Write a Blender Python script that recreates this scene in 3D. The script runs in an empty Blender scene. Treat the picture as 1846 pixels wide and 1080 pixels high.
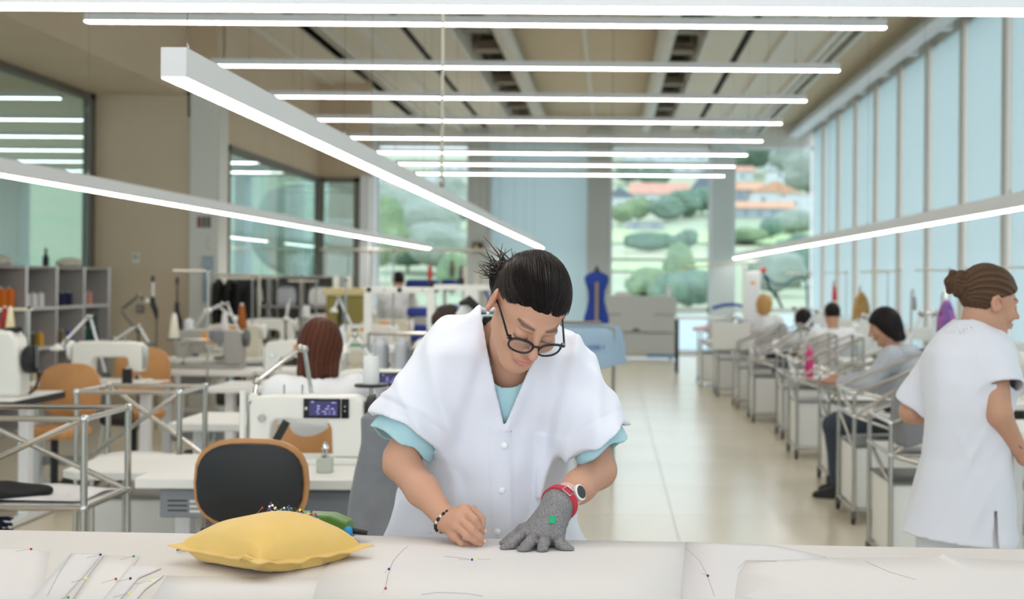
import bpy, bmesh, math, random
import numpy as np
from mathutils import Matrix, Vector, Euler

random.seed(7)
S = bpy.context.scene
COL = S.collection

# ---------------------------------------------------------------- camera
F, PX, PY, CAMZ, ROLL = 2400.0, 1101.0, 505.0, 1.48, 0.008
cd = bpy.data.cameras.new('camera'); cam = bpy.data.objects.new('camera', cd); COL.objects.link(cam)
cam.location = (0, 0, CAMZ); cam.rotation_euler = (math.pi/2, -ROLL, 0)
cd.sensor_width = 36; cd.sensor_fit = 'HORIZONTAL'; cd.lens = F/1846*36
cd.shift_x = -(PX-923)/1846; cd.shift_y = -(540-PY)/1846
cd.clip_start = 0.05; cd.clip_end = 3000
cd.dof.use_dof = True; cd.dof.focus_distance = 2.95; cd.dof.aperture_fstop = 3.6
S.camera = cam

# ---------------------------------------------------------------- world: even overcast sky
w = bpy.data.worlds.new('overcast_sky'); S.world = w; w.use_nodes = True
bg = w.node_tree.nodes['Background']; bg.inputs[0].default_value = (0.86, 0.94, 1.0, 1); bg.inputs[1].default_value = 2.2
LAMP_L = 11.0        # radiance of the linear lamps
S.view_settings.view_transform = 'Standard'; S.view_settings.look = 'None'
S.view_settings.exposure = 0.2; S.view_settings.gamma = 1.0; S.view_settings.use_curve_mapping = False
S.cycles.use_denoising = True
S.cycles.max_bounces = 8; S.cycles.diffuse_bounces = 5; S.cycles.transparent_max_bounces = 12
S.cycles.sample_clamp_indirect = 6.0

# ---------------------------------------------------------------- helpers
CR, SR = math.cos(ROLL), math.sin(ROLL)
def at(px, py, Y=None, Z=None):
    """point of the room seen at a picture position, at depth Y or on height Z"""
    u, v = px-PX, PY-py
    a, b = (u*CR-v*SR)/F, (u*SR+v*CR)/F
    if Y is None: Y = (Z-CAMZ)/b
    return Vector((a*Y, Y, CAMZ+b*Y))

def lin(h):
    if isinstance(h, (tuple, list)): return tuple(h)+((1,) if len(h) == 3 else ())
    h = h.lstrip('#'); c = [int(h[i:i+2], 16)/255 for i in (0, 2, 4)]
    return tuple(x/12.92 if x <= .04045 else ((x+.055)/1.055)**2.4 for x in c)+(1,)

MATS = {}
def M(name, col='#808080', rough=.5, metal=0, var=None, bump=None, emit=None, spec=None, vcol=False, trans=0, sheen=0, stretch=None):
    if name in MATS: return MATS[name]
    m = bpy.data.materials.new(name); m.use_nodes = True; nt = m.node_tree; N = nt.nodes; b = N['Principled BSDF']
    c = lin(col); b.inputs['Base Color'].default_value = c; b.inputs['Roughness'].default_value = rough
    b.inputs['Metallic'].default_value = metal
    if spec is not None: b.inputs['Specular IOR Level'].default_value = spec
    if sheen: b.inputs['Sheen Weight'].default_value = sheen
    if emit: b.inputs['Emission Color'].default_value = lin(emit[0]); b.inputs['Emission Strength'].default_value = emit[1]
    tc = None
    def coord():
        nonlocal tc
        if tc is None:
            tc = N.new('ShaderNodeTexCoord')
            if stretch:
                mp = N.new('ShaderNodeMapping'); mp.inputs['Scale'].default_value = stretch
                nt.links.new(tc.outputs['Object'], mp.inputs[0]); tc = mp
        return tc.outputs[0] if tc.type == 'MAPPING' else tc.outputs['Object']
    if var:
        sc, c2 = var; n = N.new('ShaderNodeTexNoise'); n.inputs['Scale'].default_value = sc; n.inputs['Detail'].default_value = 4
        nt.links.new(coord(), n.inputs['Vector'])
        r = N.new('ShaderNodeValToRGB'); r.color_ramp.elements[0].position = .35; r.color_ramp.elements[1].position = .65
        r.color_ramp.elements[0].color = c; r.color_ramp.elements[1].color = lin(c2)
        nt.links.new(n.outputs['Fac'], r.inputs[0]); nt.links.new(r.outputs[0], b.inputs['Base Color'])
    if vcol:
        a = N.new('ShaderNodeAttribute'); a.attribute_name = 'Col'; nt.links.new(a.outputs['Color'], b.inputs['Base Color'])
    if bump:
        sc, st = bump; n = N.new('ShaderNodeTexNoise'); n.inputs['Scale'].default_value = sc; n.inputs['Detail'].default_value = 3
        nt.links.new(coord(), n.inputs['Vector'])
        bp = N.new('ShaderNodeBump'); bp.inputs['Strength'].default_value = st; bp.inputs['Distance'].default_value = .01
        nt.links.new(n.outputs['Fac'], bp.inputs['Height']); nt.links.new(bp.outputs[0], b.inputs['Normal'])
    if trans:
        t = N.new('ShaderNodeBsdfTranslucent'); t.inputs[0].default_value = c
        mx = N.new('ShaderNodeMixShader'); mx.inputs[0].default_value = trans
        nt.links.new(b.outputs[0], mx.inputs[1]); nt.links.new(t.outputs[0], mx.inputs[2])
        nt.links.new(mx.outputs[0], N['Material Output'].inputs[0])
    MATS[name] = m
    return m

def glass_mat(name, tint, refl=.08, rough=0.0):
    m = bpy.data.materials.new(name); m.use_nodes = True; nt = m.node_tree; N = nt.nodes
    N.remove(N['Principled BSDF'])
    t = N.new('ShaderNodeBsdfTransparent'); t.inputs[0].default_value = lin(tint)
    g = N.new('ShaderNodeBsdfGlossy'); g.inputs['Roughness'].default_value = rough; g.inputs[0].default_value = (1, 1, 1, 1)
    fr = N.new('ShaderNodeLayerWeight'); fr.inputs['Blend'].default_value = .5
    pw = N.new('ShaderNodeMath'); pw.operation = 'POWER'; pw.inputs[1].default_value = 4.0; nt.links.new(fr.outputs['Facing'], pw.inputs[0])
    sl = N.new('ShaderNodeMath'); sl.operation = 'MULTIPLY'; sl.inputs[1].default_value = .6; nt.links.new(pw.outputs[0], sl.inputs[0])
    ad = N.new('ShaderNodeMath'); ad.operation = 'ADD'; ad.inputs[1].default_value = refl; ad.use_clamp = True
    mx = N.new('ShaderNodeMixShader')
    nt.links.new(sl.outputs[0], ad.inputs[0]); nt.links.new(ad.outputs[0], mx.inputs[0])
    nt.links.new(t.outputs[0], mx.inputs[1]); nt.links.new(g.outputs[0], mx.inputs[2])
    nt.links.new(mx.outputs[0], N['Material Output'].inputs[0])
    MATS[name] = m
    return m

def tag(o, label=None, cat=None, group=None, kind=None):
    if label: o['label'] = label
    if cat: o['category'] = cat
    if group: o['group'] = group
    if kind: o['kind'] = kind
    return o

def thing(name, label, cat, loc=(0, 0, 0), rz=0, group=None):
    o = bpy.data.objects.new(name, None); COL.objects.link(o); o.empty_display_size = .1
    o.location = loc; o.rotation_euler = (0, 0, rz)
    return tag(o, label, cat, group)

def link(name, me, mat, parent=None, world=False):
    o = bpy.data.objects.new(name, me); COL.objects.link(o)
    if mat and not me.materials: me.materials.append(mat)
    if parent is not None:
        o.parent = parent
        if world:      # mesh given in room coordinates
            o.matrix_parent_inverse = (Matrix.Translation(parent.location) @ parent.rotation_euler.to_matrix().to_4x4()).inverted()
    return o

class MB:
    """collects shapes, then builds ONE mesh object"""
    def __init__(s): s.v, s.f = [], []
    def add(s, vs, fs):
        n = len(s.v); s.v += [tuple(v) for v in vs]; s.f += [tuple(i+n for i in f) for f in fs]; return s
    def box(s, x0, x1, y0, y1, z0, z1):
        return s.add([(x0,y0,z0),(x1,y0,z0),(x1,y1,z0),(x0,y1,z0),(x0,y0,z1),(x1,y0,z1),(x1,y1,z1),(x0,y1,z1)],
                     [(3,2,1,0),(4,5,6,7),(0,1,5,4),(1,2,6,5),(2,3,7,6),(3,0,4,7)])
    def cbox(s, c, d, rot=None):
        m = MB().box(-d[0]/2, d[0]/2, -d[1]/2, d[1]/2, -d[2]/2, d[2]/2)
        R = Euler(rot).to_matrix() if rot else Matrix.Identity(3); c = Vector(c)
        return s.add([R @ Vector(v)+c for v in m.v], m.f)
    def loft(s, rings, caps=True):
        n = len(rings[0]); vs = [p for r in rings for p in r]; fs = []
        for i in range(len(rings)-1):
            for j in range(n):
                a, b = i*n+j, i*n+(j+1) % n; fs.append((a, b, b+n, a+n))
        if caps: fs.append(tuple(range(n-1, -1, -1))); fs.append(tuple((len(rings)-1)*n+j for j in range(n)))
        return s.add(vs, fs)
    def path(s, pts, r, n=8):
        pts = [Vector(p) for p in pts]; rs = r if isinstance(r, (list, tuple)) else [r]*len(pts); rings = []
        T = [(pts[min(i+1, len(pts)-1)]-pts[max(i-1, 0)]).normalized() for i in range(len(pts))]
        up = Vector((0, 0, 1)) if abs(T[0].z) < .9 else Vector((1, 0, 0))
        U = T[0].cross(up).normalized()
        for i, p in enumerate(pts):
            U = (U-T[i]*U.dot(T[i])).normalized(); V = T[i].cross(U)
            rings.append([p+(U*math.cos(2*math.pi*j/n)+V*math.sin(2*math.pi*j/n))*rs[i] for j in range(n)])
        return s.loft(rings)
    def tube(s, a, b, r, n=8, r2=None): return s.path([a, b], [r, r if r2 is None else r2], n)
    def lathe(s, prof, c=(0, 0, 0), n=16, axis='z'):
        rings = []
        for r, z in prof:
            ring = []
            for j in range(n):
                t = 2*math.pi*j/n; x, y = r*math.cos(t), r*math.sin(t)
                p = (x, y, z) if axis == 'z' else ((z, x, y) if axis == 'x' else (y, z, x))
                ring.append((p[0]+c[0], p[1]+c[1], p[2]+c[2]))
            rings.append(ring)
        return s.loft(rings)
    def prism(s, poly, a, b, plane='xz'):
        def q(p, t): return {'xz': (p[0], t, p[1]), 'xy': (p[0], p[1], t), 'yz': (t, p[0], p[1])}[plane]
        if plane == 'xz': a, b = b, a
        return s.loft([[q(p, a) for p in poly], [q(p, b) for p in poly]])
    def ell(s, c, r, n=12, m=8):
        prof = []
        rings = [[(c[0]+r[0]*math.sin(math.pi*i/m)*math.cos(2*math.pi*j/n), c[1]+r[1]*math.sin(math.pi*i/m)*math.sin(2*math.pi*j/n),
                   c[2]-r[2]*math.cos(math.pi*i/m)) for j in range(n)] for i in range(1, m)]
        k = len(s.v); s.loft(rings, caps=False); vs = [(c[0], c[1], c[2]-r[2]), (c[0], c[1], c[2]+r[2])]
        b = len(s.v); s.v += vs; l = k+(m-2)*n
        for j in range(n):
            s.f.append((b, k+(j+1) % n, k+j)); s.f.append((b+1, l+j, l+(j+1) % n))
        return s
    def mesh(s, name, smooth=None):
        me = bpy.data.meshes.new(name); me.from_pydata(s.v, [], s.f); me.update()
        if smooth:
            me.polygons.foreach_set('use_smooth', [True]*len(me.polygons)); me.set_sharp_from_angle(angle=math.radians(smooth))
        return me
    def build(s, name, mat, parent=None, smooth=40, bevel=0, world=False, segs=2):
        o = link(name, s.mesh(name, smooth), mat, parent, world)
        if bevel:
            b = o.modifiers.new('bevel', 'BEVEL'); b.width = bevel; b.segments = segs; b.limit_method = 'ANGLE'; b.angle_limit = .6
        return o

def copy_tree(o, parent=None):
    c = o.copy(); COL.objects.link(c); c.parent = parent
    for ch in o.children: copy_tree(ch, c)
    return c
def dup(o, loc, rz=0, label=None, group=None):
    c = copy_tree(o); c.location = loc; c.rotation_euler = (0, 0, rz)
    if label: c['label'] = label
    if group: c['group'] = group
    return c

# ---------------------------------------------------------------- signed distance shapes for bodies and cloth
def V3(p): return np.array(p, dtype=np.float64)
def smin(a, b, k):
    if k <= 0: return np.minimum(a, b)
    h = np.clip(.5+.5*(b-a)/k, 0, 1); return b+(a-b)*h-k*h*(1-h)
def smax(a, b, k): return -smin(-a, -b, k)
def cap(a, b, ra, rb=None):
    a, b = V3(a), V3(b); rb = ra if rb is None else rb; ab = b-a; L = max((ab*ab).sum(), 1e-12)
    def f(P):
        t = np.clip(((P-a)@ab)/L, 0, 1); return np.linalg.norm(P-a-t[:, None]*ab, axis=1)-(ra+(rb-ra)*t)
    return f
def ell(c, r, R=None):
    c, r = V3(c), V3(r)
    def f(P):
        q = P-c
        if R is not None: q = q@R
        k0 = np.linalg.norm(q/r, axis=1); k1 = np.linalg.norm(q/(r*r), axis=1)+1e-9
        return k0*(k0-1)/k1
    return f
def column(zs, cxs, cys, rxs, rys, e=2.0):
    """upright trunk with an elliptic section that changes with height"""
    def f(P):
        z = P[:, 2]; cx, cy, rx, ry = (np.interp(z, zs, a) for a in (cxs, cys, rxs, rys))
        q = (np.abs((P[:, 0]-cx)/rx)**e+np.abs((P[:, 1]-cy)/ry)**e)**(1/e)
        d = (q-1)*np.minimum(rx, ry)
        return np.maximum(d, np.maximum(zs[0]-z, z-zs[-1]))
    return f
def union(items):
    """items: (shape, blend) or (shape, blend, 'cut')"""
    def f(P):
        d = None
        for it in items:
            x = it[0](P)
            if d is None: d = x
            elif len(it) > 2: d = smax(d, -x, it[1])
            else: d = smin(d, x, it[1])
        return d
    return f
def half(p, n):
    p, n = V3(p), V3(n); n = n/np.linalg.norm(n)
    return lambda P: (P-p)@n
def shell(f, t): return lambda P: (lambda d: np.maximum(d, -(d+t)))(f(P))
def local(f, R, o, s=1.0):
    R, o = np.array(R, dtype=np.float64), V3(o)
    return lambda P: f(((P-o)@R)/s)*s

def sdf_arrays(fn, lo, hi, h, smooth=2):
    lo, hi = V3(lo), V3(hi); k = 4
    nc = np.maximum(np.ceil((hi-lo)/(h*k)).astype(int), 2); n = nc*k
    ax = [lo[i]+(np.arange(nc[i])+.5)*h*k-h*.5 for i in range(3)]
    G = np.stack(np.meshgrid(*ax, indexing='ij'), -1).reshape(-1, 3)
    Dc = fn(G).reshape(nc)
    D = Dc.repeat(k, 0).repeat(k, 1).repeat(k, 2).astype(np.float64)
    act = np.argwhere((np.abs(D) < h*k*2.2).reshape(n))
    P = lo+act*h
    out = np.empty(len(P))
    for i in range(0, len(P), 400000): out[i:i+400000] = fn(P[i:i+400000])
    D[act[:, 0], act[:, 1], act[:, 2]] = out
    D[0], D[-1] = 1, 1; D[:, 0], D[:, -1] = 1, 1; D[:, :, 0], D[:, :, -1] = 1, 1
    D[np.abs(D) < 1e-9] = 1e-9
    Sg = D < 0
    cnt = np.zeros(n-1, dtype=np.int8); offs = [(i, j, l) for i in (0, 1) for j in (0, 1) for l in (0, 1)]
    for (i, j, l) in offs: cnt += Sg[i:n[0]-1+i, j:n[1]-1+j, l:n[2]-1+l]
    cells = np.argwhere((cnt > 0) & (cnt < 8))
    cv = {o: D[cells[:, 0]+o[0], cells[:, 1]+o[1], cells[:, 2]+o[2]] for o in offs}
    pos = np.zeros((len(cells), 3)); num = np.zeros(len(cells))
    for a in offs:
        for d in range(3):
            if a[d] == 0:
                b = list(a); b[d] = 1; b = tuple(b); va, vb = cv[a], cv[b]; cr = (va < 0) != (vb < 0)
                t = np.where(cr, va/np.where(cr, va-vb, 1), 0); q = np.tile(V3(a), (len(cells), 1)); q[:, d] += t
                pos += q*cr[:, None]; num += cr
    pos = lo+(cells+pos/num[:, None])*h
    idx = -np.ones(n-1, dtype=np.int64); idx[cells[:, 0], cells[:, 1], cells[:, 2]] = np.arange(len(cells))
    quads = []
    for d in range(3):
        e, g = (d+1) % 3, (d+2) % 3
        A = [slice(1, -1)]*3; B = list(A); A[d] = slice(0, n[d]-1); B[d] = slice(1, n[d])
        sa, sb = Sg[tuple(A)], Sg[tuple(B)]
        c = np.argwhere(sa != sb); st = sa[c[:, 0], c[:, 1], c[:, 2]]
        for m in (e, g): c[:, m] += 1
        def cell(de, dg):
            q = c.copy(); q[:, e] += de; q[:, g] += dg; return idx[q[:, 0], q[:, 1], q[:, 2]]
        Q = np.stack([cell(-1, -1), cell(0, -1), cell(0, 0), cell(-1, 0)], 1)
        Q[~st] = Q[~st][:, ::-1]; quads.append(Q)
    Q = np.concatenate(quads); Q = Q[(Q >= 0).all(1)]
    for _ in range(smooth):
        acc = np.zeros_like(pos); w_ = np.zeros(len(pos))
        for a in range(4):
            b = (a+1) % 4
            for x, y in ((a, b), (b, a)):
                for ch in range(3): acc[:, ch] += np.bincount(Q[:, x], pos[Q[:, y], ch], len(pos))
                w_ += np.bincount(Q[:, x], minlength=len(pos))
        ok = w_ > 0; pos[ok] = .4*pos[ok]+.6*(acc[ok]/w_[ok][:, None])
    return pos, Q
def sdf_mesh(name, fn, lo, hi, h, mat, parent=None, smooth=2, color=None, world=True):
    return mesh_of(name, [sdf_arrays(fn, lo, hi, h, smooth)], mat, parent, color, world)
def mesh_of(name, pieces, mat, parent=None, color=None, world=True):
    off, ps, qs = 0, [], []
    for p, q in pieces: ps.append(p); qs.append(q+off); off += len(p)
    pos, Q = np.concatenate(ps), np.concatenate(qs)
    me = bpy.data.meshes.new(name)
    me.vertices.add(len(pos)); me.vertices.foreach_set('co', pos.astype(np.float32).ravel())
    me.loops.add(Q.size); me.loops.foreach_set('vertex_index', Q.astype(np.int32).ravel())
    me.polygons.add(len(Q)); me.polygons.foreach_set('loop_start', np.arange(0, Q.size, 4, dtype=np.int32))
    me.update(calc_edges=True); me.validate()
    me.polygons.foreach_set('use_smooth', [True]*len(me.polygons))
    if color is not None:
        at_ = me.color_attributes.new('Col', 'FLOAT_COLOR', 'POINT'); at_.data.foreach_set('color', color(pos).astype(np.float32).ravel())
    return link(name, me, mat, parent, world)

# ---------------------------------------------------------------- shared materials
M('wall_beige', '#cebba2', .85, var=(1.5, '#d2c0a8'))
M('white_wall', '#dedcd6', .8)
M('column_grey', '#b4b8b6', .8)
M('column_light', '#cdd5d6', .8)
M('ceiling_light', '#d6cfc0', .8, bump=(60, .1))
M('ceiling_field', '#c8b99d', .85, bump=(90, .2))
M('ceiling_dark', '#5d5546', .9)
M('black_slot', '#14130f', .9)
M('pipe', '#cbc6ba', .55)
M('white_metal', '#dfdfe2', .45)
M('white_plastic', '#e6e5e0', .4)
M('beige_plastic', '#d8d1c0', .45)
M('white_laminate', '#e4e2df', .35, spec=.4)
M('grey_metal', '#8d8d8c', .45, .3)
M('steel', '#b4b0aa', .25, .9)
M('chrome', '#cfd0d2', .12, 1)
M('dark_metal', '#3a3835', .45, .4)
M('black_plastic', '#17171a', .5)
M('dark_rubber', '#26262a', .7)
M('plywood', '#bd8550', .5, var=(6, '#c9925c'), stretch=(1, 6, 1))
M('orange_label', '#e2930f', .6)
M('grey_cloth', '#7f8086', .9, var=(12, '#777880'), bump=(260, .25), sheen=.3)
M('lamp_light', '#ffffff', .5, emit=((1.0, .95, .89, 1), LAMP_L))
M('frame_dark', '#6b655c', .6)
glass_mat('window_glass', '#f3fafc', .02)
glass_mat('partition_glass', '#dcecec', .10)
# ================================================================ the room
ZC, XR, XL, X2, YF, YB = 4.46, 4.0, -5.94, -4.5, 26.4, -2.2
YD, YG = 15.2, 20.5
def struct(name, mb, mat, parent=None, bevel=0, label=None, smooth=40):
    o = mb.build(name, MATS[mat], parent, bevel=bevel, smooth=smooth)
    if parent is None: o['kind'] = 'structure'
    if label: o['label'] = label
    return o

M('floor_base', '#b5aa93', .6)
def tile_mat():
    m = M('floor_tile', '#d9cfbb', .22, var=(.7, '#d3c8b2'), bump=(1.2, .03), spec=.55); return m
tile_mat()
fl = struct('floor', MB().box(-13.2, XR+.1, YB, YF+.1, -.2, -.004), 'floor_base', label='pale cream polished floor of large square tiles')
TS = 1.2
tm = MB().box(.002, TS-.002, .002, TS-.002, -.004, 0).mesh('tile'); tm.materials.append(MATS['floor_tile'])
for i in range(8):
    for j in range(21):
        o = link('tile', tm, None, fl); o.location = (XR-(i+1)*TS, YF-(j+1)*TS, 0)
struct('floor_2', MB().box(-13.2, XR-8*TS, YB, YF, -.004, 0), 'floor_tile'); struct('floor_3', MB().box(XR-8*TS, XR, YB, YF-21*TS, -.004, 0), 'floor_tile')

# ---- ceiling: deck, long panels with cross joints, slots, recesses
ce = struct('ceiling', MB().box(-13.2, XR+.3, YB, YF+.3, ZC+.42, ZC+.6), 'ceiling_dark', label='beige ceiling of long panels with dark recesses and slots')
def panels(x0, x1, z, mat, step=2.44, th=.03):
    n = int((YF-YB)/step); st = (YF-YB)/n
    m = MB().box(x0, x1, .006, st-.006, z, z+th).mesh('ceiling_panel'); m.materials.append(MATS[mat])
    for k in range(n):
        o = link('ceiling_panel', m, None, ce); o.location = (0, YB+k*st, 0)
panels(-4.84, -4.32, ZC, 'ceiling_light'); panels(-4.28, -3.78, ZC+.02, 'ceiling_light'); panels(-3.4, -3.06, ZC+.02, 'ceiling_light')
panels(-2.92, -2.54, ZC, 'ceiling_light'); panels(-2.44, -1.96, ZC, 'ceiling_light')
panels(-1.5, -.40, ZC+.25, 'ceiling_field'); panels(-.34, .74, ZC+.25, 'ceiling_field')
panels(1.2, 1.59, ZC, 'ceiling_light'); panels(1.69, 2.06, ZC, 'ceiling_light'); panels(2.2, 2.62, ZC, 'ceiling_light')
panels(2.98, 3.98, ZC+.12, 'ceiling_field')
M('slot_edge', '#d5d1c8', .7)
for x0, x1, z0, z1, mat in ((-2.54, -2.44, ZC+.05, ZC+.08, 'black_slot'), (1.59, 1.69, ZC+.05, ZC+.08, 'black_slot'),
    (-3.06, -2.92, ZC-.05, ZC+.03, 'slot_edge'), (2.06, 2.2, ZC-.05, ZC+.03, 'slot_edge'), (-.40, -.34, ZC+.22, ZC+.27, 'slot_edge'),
    (2.62, 2.70, ZC-.06, ZC+.03, 'slot_edge'), (2.74, 2.80, ZC-.06, ZC+.03, 'slot_edge'), (2.93, 2.98, ZC-.04, ZC+.16, 'slot_edge'),
    (-3.48, -3.40, ZC-.03, ZC+.03, 'slot_edge'), (-3.62, -3.58, ZC+.02, ZC+.06, 'slot_edge'), (-1.96, -1.9, ZC-.02, ZC+.3, 'slot_edge'), (1.14, 1.2, ZC-.02, ZC+.3, 'slot_edge'),
    (-4.32, -4.28, ZC-.02, ZC+.03, 'slot_edge'), (-1.5, -1.46, ZC+.1, ZC+.27, 'ceiling_light'), (.72, .76, ZC+.1, ZC+.27, 'ceiling_light')):
    o = struct('ceiling_strip', MB().box(x0, x1, YB, YF, z0, z1), mat, ce)
for x in (-1.72, .97):              # brackets inside the two service recesses
    m = MB().cbox((0, 0, 0), (.36, .3, .05)).cbox((0, .1, .12), (.2, .12, .2)).cbox((0, -.2, .06), (.3, .06, .04)).mesh('bracket'); m.materials.append(M('recess_metal', '#8a7f6c', .6))
    for k in range(14):
        o = link('bracket', m, None, ce); o.location = (x, 6.2+k*1.5, ZC+.16)
def pipe(x, r, z, label):
    o = MB().tube((0, YB+.1, 0), (0, YF-.3, 0), r, 20)
    t = thing('ventilation_pipe', label, 'pipe', (x, 0, z), group='ceiling pipes')
    o.build('duct', MATS['pipe'], t)
    for k in range(9): MB().lathe([(r+.004, -.03), (r+.012, -.02), (r+.012, .02), (r+.004, .03)], (0, 2+k*2.8, 0), 20, 'y').build('joint_ring', MATS['pipe'], t)
    for k in range(9): MB().cbox((0, 3.2+k*2.8, r+.1), (.03, .04, .22)).build('hanger', MATS['grey_metal'], t)
pipe(-1.33, .11, ZC+.02, 'round white ventilation pipe on the ceiling left of the thin centre rail')
pipe(.66, .11, ZC+.02, 'round white ventilation pipe on the ceiling right of the thin centre rail')

# ---- right wall: mullions, roller blinds, pelmet rail
M('mullion', '#c6bfb5', .7); M('blind_fabric', (.66, .745, .76, 1), .8, trans=.62, bump=(30, .05))
wr = struct('wall_right', MB().box(XR+.02, XR+.3, YB, YF+.3, ZC-.08, ZC+.6).box(XR+.02, XR+.3, YB, YF+.3, -.2, .04), 'column_light', label='right hand window wall of tall pale blue roller blinds between slim mullions')
sp = 1.645; k = 0; y = YF-1.5
mm = MB().box(XR-.07, XR+.1, -.055, .055, 0, ZC).mesh('mullion'); mm.materials.append(MATS['mullion'])
ys = []
while y > YB: ys.append(y); y -= sp
for yy in ys:
    o = link('mullion', mm, None, wr); o.location = (0, yy, 0)
ys = [YF]+ys+[YB]
for a, b in zip(ys[:-1], ys[1:]):
    m = MB().box(XR-.012, XR-.008, b+.09, a-.09, .06, ZC-.05).build('roller_blind', MATS['blind_fabric'], wr)
    MB().tube((XR-.01, b+.09, .07), (XR-.01, a-.09, .07), .016, 8).build('bottom_bar', MATS['white_metal'], m)
pr = thing('cable_trunking', 'long white box trunking along the top of the blind wall', 'trunking', (3.62, 0, ZC-.02))
MB().box(-.12, .1, YB, YF, -.1, 0).build('trunk', MATS['white_metal'], pr)
MB().box(-.16, -.13, YB, YF, -.05, -.02).build('rail', MATS['steel'], pr)
for k in range(16): MB().cbox((.12, -2+k*1.7, -.05), (.16, .14, .12)).build('bracket', MATS['white_metal'], pr)

# ---- far wall: columns, header, sill rail, panes, one drawn blind
wf = struct('wall_far', MB().box(-13.2, XR+.3, YF, YF+.3, ZC-.30, ZC+.6).box(-5.6, -4.82, YF, YF+.3, 0, ZC).box(-13.2, XR+.3, YF, YF+.3, -.2, .03).box(-13.2, -5.6, YF, YF+.3, 3.5, ZC), 'white_wall', label='far end wall with grey columns and large windows')
for x0, x1, mt in ((-12.05, -11.65, 'column_grey'), (-9.6, -9.4, 'column_light'), (-7.4, -7.2, 'column_light'), (-4.82, -4.66, 'white_metal'), (-2.83, -2.43, 'column_grey'), (-.47, -.02, 'column_grey'), (1.97, 2.43, 'column_light')):
    struct('column', MB().box(x0, x1, YF-.25, YF+.3, 0, ZC), mt, wf, bevel=.01)
struct('blind_edge', MB().box(-2.43, -2.37, YF-.05, YF+.1, 0, ZC), 'white_metal', wf)
struct('roller_blind', MB().box(-2.37, -.47, YF+.05, YF+.055, .05, ZC-.3), 'blind_fabric', wf)
for k in range(17):
    struct('blind_rib', MB().box(-2.37+.1*k+.1, -2.362+.1*k+.1, YF+.04, YF+.05, .05, ZC-.3), 'blind_fabric', wf)
n = 0
for x0, x1 in ((-4.66, -2.83), (-.02, 1.97), (2.43, XR)):
    n += 1
    wn = MB().box(x0, x1, YF+.08, YF+.14, .86, .95).box(x0, x0+.04, YF+.08, YF+.14, .03, ZC-.3).box(x1-.04, x1, YF+.08, YF+.14, .03, ZC-.3).box(x0, x1, YF+.08, YF+.14, .03, .1).box(x0, x1, YF+.08, YF+.14, ZC-.36, ZC-.3)
    wo = struct('window_%d' % n, wn, 'white_metal', label='far window facing the hillside')
    MB().box(x0+.04, x1-.04, YF+.105, YF+.115, .95, ZC-.36).build('pane', MATS['window_glass'], wo)
    MB().box(x0+.04, x1-.04, YF+.105, YF+.115, .1, .86).build('pane', MATS['window_glass'], wo)

# ---- left side: bulkhead, return wall, white pillar, two glazed partitions
wl = struct('wall_left', MB().box(-9.4, -4.84, YB, YD, 3.55, ZC+.5).box(XL-.1, -4.78, YD, YD+.2, 0, 3.6).box(X2-.2, X2, YD+.2, YG+.15, 3.02, ZC+.5)
            .box(-4.84, X2, YD, YD+.25, 3.3, ZC+.5).box(X2, -3.72, YG, YG+.15, 3.02, ZC+.5), 'wall_beige', label='beige left wall with a dropped bulkhead over the glazing')
struct('pillar', MB().box(-4.8, -4.46, YD-.06, YD+.3, 0, 3.6), 'white_wall', wl, bevel=.01)
struct('wall_left_2', MB().box(-13.2, -13.0, YB, YF, 0, .6).box(-13.2, -13.0, YB, YF, 3.0, ZC+.5), 'column_light')
struct('ceiling_2', MB().box(-13.2, -4.9, YD+.25, YF, 3.7, 3.8), 'ceiling_light')
for k in range(9): struct('column', MB().box(-13.16, -13.04, YB+.1+k*3.6, YB+.45+k*3.6, .6, 3.0), 'column_light', bpy.data.objects['wall_left_2'])
def partition(nm, a, b, axis, at_, top, step, label):
    fr = MB(); L = b-a; t = .05
    def bx(s0, s1, z0, z1, d=.05):
        return fr.box(at_-d, at_+d, s0, s1, z0, z1) if axis == 'y' else fr.box(s0, s1, at_-d, at_+d, z0, z1)
    bx(a, b, 0, .08); bx(a, b, top-.07, top); bx(a, a+.07, 0, top); bx(b-.1, b, 0, top)
    fo = struct(nm, fr, 'frame_dark', label=label)
    n = max(1, round(L/step))
    for i in range(n):
        s0, s1 = a+.07+i*(L-.17)/n+.004, a+.07+(i+1)*(L-.17)/n-.004; g = MB()
        (g.box(at_-.006, at_+.006, s0, s1, .08, top-.07) if axis == 'y' else g.box(s0, s1, at_-.006, at_+.006, .08, top-.07))
        g.build('pane', MATS['partition_glass'], fo)
partition('window_4', YB, YD-.02, 'y', XL, 3.55, 2.4, 'dark framed glass partition left above the spool shelves')
partition('window_5', YD+.3, YG, 'y', X2, 3.02, 1.75, 'glass partition beyond the white pillar')
partition('window_6', X2, -3.86, 'x', YG, 3.02, .8, 'short glass return beyond the pillar')
struct('trim_1', MB().box(-3.86, -3.72, YG-.06, YG+.12, 0, 3.06), 'white_metal')
# unseen back wall: drawn near and left open to add frontal daylight
wb = struct('wall_back', MB().box(-13.2, XR+.3, YB-.2, YB, 0, .35).box(-13.2, XR+.3, YB-.2, YB, ZC-.35, ZC+.6), 'white_wall')
for k in range(9): struct('column', MB().box(-9.4+k*1.66, -9.4+k*1.66+.14, YB-.2, YB, .35, ZC-.35), 'column_light', wb)

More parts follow.
